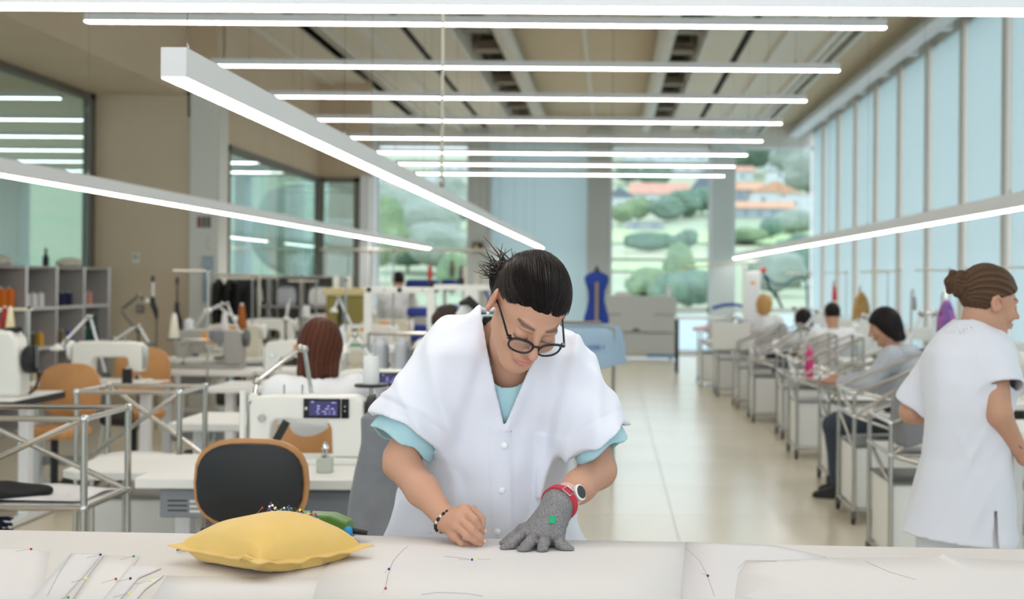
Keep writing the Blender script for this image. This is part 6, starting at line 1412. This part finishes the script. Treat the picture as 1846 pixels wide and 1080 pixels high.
for a, b, c, d, Y, lb in lampx:
    p0, p1 = at(a, b, Y), at(c, d, Y); task_lamp(lb, [(p1.x+.12, Y+.05, .752), (p1.x+.1, Y+.05, p1.z), p1, p0], r=.016, headr=.03, group='lamps of the right row')
# grey cover draped over the nearest trolley
drape('grey apron hung over the nearest trolley of the right row', 'draped_apron', [.66, .78, .92, .975, 1.0], [1.57]*5, [6.75]*5, [.135, .135, .12, .09, .04], [.2, .2, .19, .16, .1], 'grey_cloth', seed=5, h=.008, amp=.012)
# pink bottle
pb_ = thing('drink_bottle', 'bright pink drink bottle on the fourth trolley of the right row', 'bottle', (at(1459, 660, 11.3).x, 11.3, .667)); MB().lathe([(.001, 0), (.036, 0), (.038, .01), (.038, .19), (.02, .235), (.001, .235)], n=20).build('flask', M('pink', '#d0317a', .35), pb_); MB().lathe([(.02, .235), (.02, .27), (.001, .27)], n=16).build('cap', M('pink_cap', '#e07fae', .4), pb_)
# black and other fabrics on the trolleys
for i, (x, y, z, rx, ry, mat, lb) in enumerate(((2.7, 11.18, .775, .3, .16, 'black_cloth', 'black fabric on the table beside the fourth trolley'), (1.85, 14.1, .685, .2, .18, 'black_cloth', 'black fabric heap on the sixth trolley of the right row'), (1.62, 15.6, .66, .16, .16, 'hoodie_grey', 'grey fabric on the seventh trolley of the right row'), (1.4, 19.3, .78, .22, .2, 'pink_cloth', 'pale pink fabric on the far end table of the right row'), (1.9, 8.3, .69, .2, .12, 'black_cloth', 'black fabric on the second trolley of the right row'))):
    M('pink_cloth', '#d9b9b9', .9); c = V3((x, y, z)); t = thing('fabric_heap', lb, 'fabric', (x, y, z-.02)); sdf_mesh('cloth', lambda P: np.maximum(ell(c, (rx, ry, .045))(P)+folds(P, 60+i, .02, 6, 20, 60, .8), z-.02-P[:, 2]), c-V3((rx+.1, ry+.1, .1)), c+V3((rx+.1, ry+.1, .12)), .012, MATS[mat], t, 2)
# tan garment and others on hooks before the blinds
M('tan_cloth', '#b08d58', .9, var=(8, '#a5824f')); M('purple_cloth', '#5d4a8e', .8, var=(14, '#b06aa6'))
def hung(px, py0, py1, Y, wpx, mat, lb, seed, cat='garment'):
    a, b = at(px, py1, Y), at(px, py0, Y); r = wpx*Y/F/2
    drape(lb, 'hanging_garment', [a.z, a.z+(b.z-a.z)*.5, a.z+(b.z-a.z)*.8, b.z], [a.x]*4, [Y]*4, [r, r*.9, r*.6, .02], [.07, .07, .06, .02], mat, h=.012, seed=seed, amp=.01, cat=cat)
    st = thing('clothes_stand', 'slim steel stand behind the '+' '.join(lb.split()[:7]), 'stand', (a.x, Y+.12, 0)); MB().tube((0, 0, 0), (0, 0, b.z+.03), .011, 8).build('pole', MATS['steel'], st); MB().path([(0, 0, b.z+.03), (0, -.06, b.z+.06), (0, -.12, b.z+.01)], .006, 6).build('hook', MATS['steel'], st); MB().lathe([(.16, 0), (.16, .015), (.02, .03)], n=18).build('base', MATS['steel_dark'], st)
hung(1552, 525, 578, 15.0, 34, 'tan_cloth', 'tan brown garment hanging before the blinds', 71); hung(1504, 515, 545, 16.5, 9, 'strap_red', 'thin red cloth hanging before the blinds', 72); hung(1706, 540, 602, 8.9, 36, 'purple_cloth', 'purple patterned cloth hanging left of the standing woman', 73)
hung(1648, 533, 560, 12.0, 7, 'grey_cloth', 'narrow grey strap hanging right of the hooded girl', 74)
tm2 = thing('tablet_monitor', 'small dark monitor on the table right of the hooded girl', 'monitor', (at(1660, 618, 10.1).x, 10.05, .752)); MB().cbox((0, 0, .2), (.09, .015, .06), (-.2, 0, 0)).build('screen', M('screen_navy', '#2f3a5c', .3), tm2, bevel=.003); MB().tube((0, .01, .01), (0, .01, .19), .008, 8).build('stem', MATS['dark_metal'], tm2); MB().lathe([(.05, 0), (.05, .012), (.01, .02)], n=14).build('base', MATS['dark_metal'], tm2)
# white panel standing on the far trolleys
pn = thing('white_screen_panel', 'white panel standing on the eighth trolley of the right row', 'panel', (at(1318, 600, 15.45).x, 15.46, .667)); MB().box(-.22, .22, -.01, .01, 0, .33).build('panel', MATS['white_plastic'], pn, bevel=.004); MB().box(-.2, .2, -.03, .03, -.0, .012).build('base', MATS['steel_dark'], pn)
# plain end table with dark legs
et = thing('side_table', 'grey side table with dark legs at the far end of the right row', 'table', (1.25, 21.6, 0)); MB().box(-.2, .9, -.3, .3, .86, .9).build('tabletop', MATS['white_laminate'], et, bevel=.005)
for x in (-.17, .87):
    for y in (-.27, .27): MB().box(x-.02, x+.02, y-.02, y+.02, 0, .86).build('leg', MATS['dark_metal'], et)
# ================================================================ far end
# large grey machine
gm = thing('fusing_machine', 'large pale grey boxed machine in front of the far window', 'machine', (at(1156, 600, 24.8).x, 24.8, 0)); M('cabinet_grey', '#b3b5b3', .5); M('print_grey', '#70757a', .6); M('cloth_skyblue', '#a9c6e0', .8, bump=(40, .1)); M('letter_blue', '#2f66b4', .6)
MB().prism([(-.66, .53), (.60, .53), (.64, .62), (.64, 1.12), (.60, 1.19), (-.66, 1.19)], -.3, .35).build('upper_body', MATS['cabinet_grey'], gm, bevel=.01); MB().box(-.66, .62, -.26, .35, .12, .52).build('lower_body', MATS['cabinet_grey'], gm, bevel=.01)
MB().box(-.16, -.04, -.315, -.3, .55, .59).build('handle', MATS['dark_metal'], gm); MB().box(.1, .62, -.27, -.262, .06, .11).build('blue_strip', M('strip_blue', '#5b87b4', .5), gm); MB().box(-.6, .6, -.2, .3, .05, .12).build('plinth', MATS['white_plastic'], gm)
for x0, n in ((-.62, 7), (.24, 11)):
    g = MB()
    for k in range(n): g.box(x0+k*.036, x0+k*.036+.024, -.304, -.3, .83+(.006 if k % 3 else 0), .862+(.004 if k % 2 else 0))
    g.build('lettering', MATS['print_grey'], gm)
for x in (-.55, .55): MB().lathe([(.05, -.02), (.05, .02)], (x, -.1, .05), 14, 'x').build('caster', MATS['dark_rubber'], gm)
for i, (x, c, lb) in enumerate(((-.35, 'label_white', 'white folded cloth on the grey machine'), (.03, 'black_plastic', 'black tool on top of the grey machine'), (.5, 'label_white', 'white bottle on top of the grey machine'))):
    t = thing('small_item', lb, 'item', (gm.location.x+x, 24.8, 1.193)); (MB().lathe([(.001, 0), (.05, 0), (.05, .12), (.02, .17), (.02, .22), (.001, .22)], n=14) if i == 2 else MB().loft([[(a*w_, b*.08, z) for a, b in ((-1, -1), (1, -1), (1, 1), (-1, 1))] for z, w_ in ((0, .16 if i == 0 else .08), (.04, .15 if i == 0 else .07), (.07, .1 if i == 0 else .03))])).build('piece', MATS[c], t, bevel=.008)
# dress form
df = thing('dress_form', 'blue tailor dress form with a wooden centre strip', 'mannequin', (at(1075, 600, 15.0).x, 15.0, 0)); dz0, dz1 = at(1075, 583, 15).z, at(1075, 490, 15).z; Hd = dz1-dz0; dx = df.location.x
M('form_blue', '#1f3c96', .8, var=(6, '#24449f'))
zs = [dz0, dz0+.12*Hd, dz0+.25*Hd, dz0+.45*Hd, dz0+.62*Hd, dz0+.78*Hd, dz0+.88*Hd, dz0+.95*Hd, dz1]
ff = column(zs, [dx]*9, [15.0]*9, [.145, .140, .118, .092, .098, .13, .142, .115, .05], [.11, .11, .1, .08, .09, .11, .09, .07, .04], 2.3)
sdf_mesh('torso', ff, (dx-.2, 14.82, dz0-.03), (dx+.2, 15.18, dz1+.04), .009, MATS['form_blue'], df, 2)
MB().lathe([(.04, dz1-.01), (.035, dz1+.02), (.012, dz1+.04), (.014, dz1+.06), (.001, dz1+.07)], n=14).build('neck_cap', MATS['dark_metal'], df); MB().box(-.018, .022, -.118, -.085, dz0-.0, dz0+.8*Hd).build('centre_strip', M('strip_wood', '#9c8a78', .7), df, bevel=.003); MB().tube((0, 0, .05), (0, 0, dz0), .02, 10).build('pole', MATS['steel'], df)
for k in range(3): a = 2*math.pi*k/3; MB().path([(0, 0, .15), (math.cos(a)*.2, math.sin(a)*.2, .06), (math.cos(a)*.26, math.sin(a)*.26, .015)], .014, 8).build('leg', MATS['steel'], df)
# rack with the sky blue cover
rk = thing('covered_rack', 'wheeled steel rack under a sky blue lettered cover', 'rack', (at(1070, 600, 10.6).x, 10.6, 0)); rx_ = rk.location.x
for x in (-.36, .16):
    for y in (-.2, .2): MB().tube((x, y, .06), (x, y, 1.1), .014, 8).build('post', MATS['steel'], rk); MB().lathe([(.03, -.012), (.03, .012)], (x, y, .03), 14, 'x').build('caster', MATS['dark_rubber'], rk)
for z in (.2, 1.1):
    for y in (-.2, .2): MB().tube((-.36, y, z), (.16, y, z), .012, 8).build('rail', MATS['steel'], rk)
MB().box(-.42, .06, -.1, .1, 1.135, 1.15).build('top_board', MATS['strip_wood'], rk)
cvz = [.79, .95, 1.06, 1.115, 1.13]
cf0 = column(cvz, [rx_-.1]*5, [10.6]*5, [.355, .34, .325, .30, .2], [.26, .25, .24, .22, .12], 4)
def cvf(P): return np.maximum(shell(lambda Q: cf0(Q)+folds(Q, 14, .02, 6, 12, 40, .2)*np.clip((1.12-Q[:, 2])/.15, 0, 1), .014)(P), .80+.015*np.sin(P[:, 0]*18)-P[:, 2])
cvo = sdf_mesh('cover', cvf, (rx_-.6, 10.2, .74), (rx_+.4, 11.0, 1.18), .01, MATS['cloth_skyblue'], rk, 2)
g = MB(); p0 = at(1060, 629, 10.33)
for k, (dx_, w_, h_) in enumerate(((0, .008, .028), (.016, .008, .028), (.034, .008, .03), (.046, .016, .008), (.054, .008, .03), (.068, .016, .008), (.068, .008, .03), (.088, .008, .03), (.116, .012, .008), (.12, .008, .03))):
    g.box(p0.x+dx_-rx_, p0.x+dx_+w_-rx_, -.282, -.278, p0.z, p0.z+h_)
g.build('printed_letters', MATS['letter_blue'], rk)
# tall cabinet, hoses and a red lamp
tc_ = thing('tall_cabinet', 'tall narrow white cabinet with an orange mark near the right far window', 'cabinet', (at(1354, 600, 22.0).x, 22.0, 0)); zt = at(1354, 489, 22).z; MB().box(-.13, .13, -.18, .18, .06, zt).build('body', MATS['white_plastic'], tc_, bevel=.01); MB().box(-.11, .11, -.19, -.181, .12, zt-.05).build('door', MATS['white_metal'], tc_, bevel=.003); MB().box(-.03, .04, -.194, -.19, zt-.22, zt-.17).build('orange_mark', MATS['orange_label'], tc_); MB().box(-.12, .12, -.17, .17, 0, .06).build('plinth', MATS['dark_metal'], tc_)
rb = thing('red_float_switch', 'red ball switch with black hoses beside the tall cabinet', 'switch', (at(1376, 487, 22.5).x, 22.5, 0)); zz = at(1376, 487, 22.5).z
MB().ell((0, 0, zz), (.055, .055, .055)).build('red_ball', M('ball_red', '#c8443c', .4), rb, smooth=80); MB().tube((.02, .05, 0), (0, .05, zz), .012, 8).build('pole', MATS['steel'], rb); MB().lathe([(.15, 0), (.15, .02), (.02, .03)], (.02, .05, 0), 16).build('base', MATS['dark_metal'], rb)
MB().path([at(x, y, 22.5)-rb.location for x, y in ((1378, 495), (1388, 520), (1402, 538), (1410, 555))], .022, 8).build('hose', MATS['black_plastic'], rb); MB().path([at(x, y, 22.5)-rb.location for x, y in ((1380, 497), (1395, 512), (1415, 514), (1432, 502), (1446, 498), (1454, 510), (1455, 535), (1455, 560))], .018, 8).build('hose', M('hose_blue', '#3d5f80', .5), rb)
ah = thing('air_hose_arm', 'thin pale overhead arm carrying hoses at the far right', 'arm', (at(1340, 600, 22.8).x, 22.8, 0)); MB().tube((0, 0, 0), (0, 0, at(1300, 473, 22.8).z), .02, 8).build('post', MATS['pipe'], ah); MB().tube(at(1225, 484, 22.8)-ah.location, at(1375, 470, 22.8)-ah.location, .016, 8).build('boom', MATS['pipe'], ah); MB().path([at(x, y, 22.8)-ah.location for x, y in ((1284, 556), (1305, 550), (1325, 549), (1342, 552))], .03, 8).build('blue_hose', MATS['machine_blue'], ah); MB().tube(at(1342, 552, 22.8)-ah.location, Vector((0, 0, at(1342, 552, 22.8).z)), .02, 8).build('hose_clip', MATS['pipe'], ah)
# exit sign on the far left column
es = thing('exit_sign', 'small dark sign with a pale running figure on the grey far column', 'sign', (at(861, 447, 26.1).x, 26.14, at(861, 456, 26.1).z)); MB().box(-.1, .1, -.03, 0, 0, .21).build('case', M('sign_dark', '#46342c', .5), es, bevel=.004)
fg = MB(); fg.cbox((-.03, -.033, .15), (.035, .004, .035)).cbox((-.03, -.033, .095), (.045, .004, .07)).cbox((-.045, -.033, .045), (.018, .004, .05), (0, .35, 0)).cbox((-.012, -.033, .045), (.018, .004, .05), (0, -.35, 0)).cbox((.055, -.033, .07), (.03, .004, .06)); fg.build('pictogram', M('sign_pale', '#a99f80', .5, emit=('#b5a982', .25)), es)
# gas bottles / blue tubes in the left far corner
for i, (px, y0, y1, Y, mt_, lb) in enumerate(((775, 478, 505, 19.7, 'ball_red', 'small red hanging tag in the far left window'), (815, 470, 500, 19.7, 'poster_dark', 'dark purple tag hanging by the far left column'), (832, 478, 505, 19.7, 'poster_dark', 'grey tag hanging beside the exit sign column'))):
    a, b = at(px, y1, Y), at(px, y0, Y); t = thing('hanging_tag', lb, 'tag', (a.x, Y, a.z)); MB().lathe([(.001, 0), (.035, .02), (.045, .1), (.02, b.z-a.z), (.001, b.z-a.z)], n=12).build('tag', MATS[mt_], t); MB().tube((0, 0, b.z-a.z), (0, 0, 1.9-a.z), .004, 5).build('cord', MATS['wire'], t)
orr = thing('overhead_rail', 'pale overhead rail crossing the far left corner', 'rail', (-2.9, 19.7, 1.9)); MB().tube((-1.4, 0, .0), (1.3, 0, .0), .02, 8).build('bar', MATS['pipe'], orr)
for x in (-1.3, 1.2): MB().tube((x, 0, -1.9), (x, 0, 0), .02, 8).build('post', MATS['pipe'], orr)
ct_ = thing('wheeled_steel_rack', 'row of steel stands with blue hoses right of the gantry', 'rack', (at(875, 600, 16.5).x, 16.5, 0))
for k, (px, y0) in enumerate(((838, 480), (858, 490), (872, 486))): p = at(px, y0, 16.5); MB().tube((p.x-ct_.location.x, .05*k, 0), (p.x-ct_.location.x, .05*k, p.z), .03, 8).build('post', MATS['pipe'], ct_)
for k, (a, b) in enumerate((((848, 512), (856, 560)), ((870, 515), (880, 565)))):
    q0, q1 = at(*a, 16.4)-ct_.location, at(*b, 16.4)-ct_.location; MB().path([q0, (q0+q1)/2+Vector((.05, 0, .0)), q1], .018, 8).build('blue_hose', MATS['machine_blue'], ct_)
MB().tube(at(838, 525, 16.5)-ct_.location, at(890, 524, 16.5)-ct_.location, .03, 8).build('cross_bar', MATS['beige_plastic'], ct_)
for m_ in bpy.data.materials: m_.use_backface_culling = False
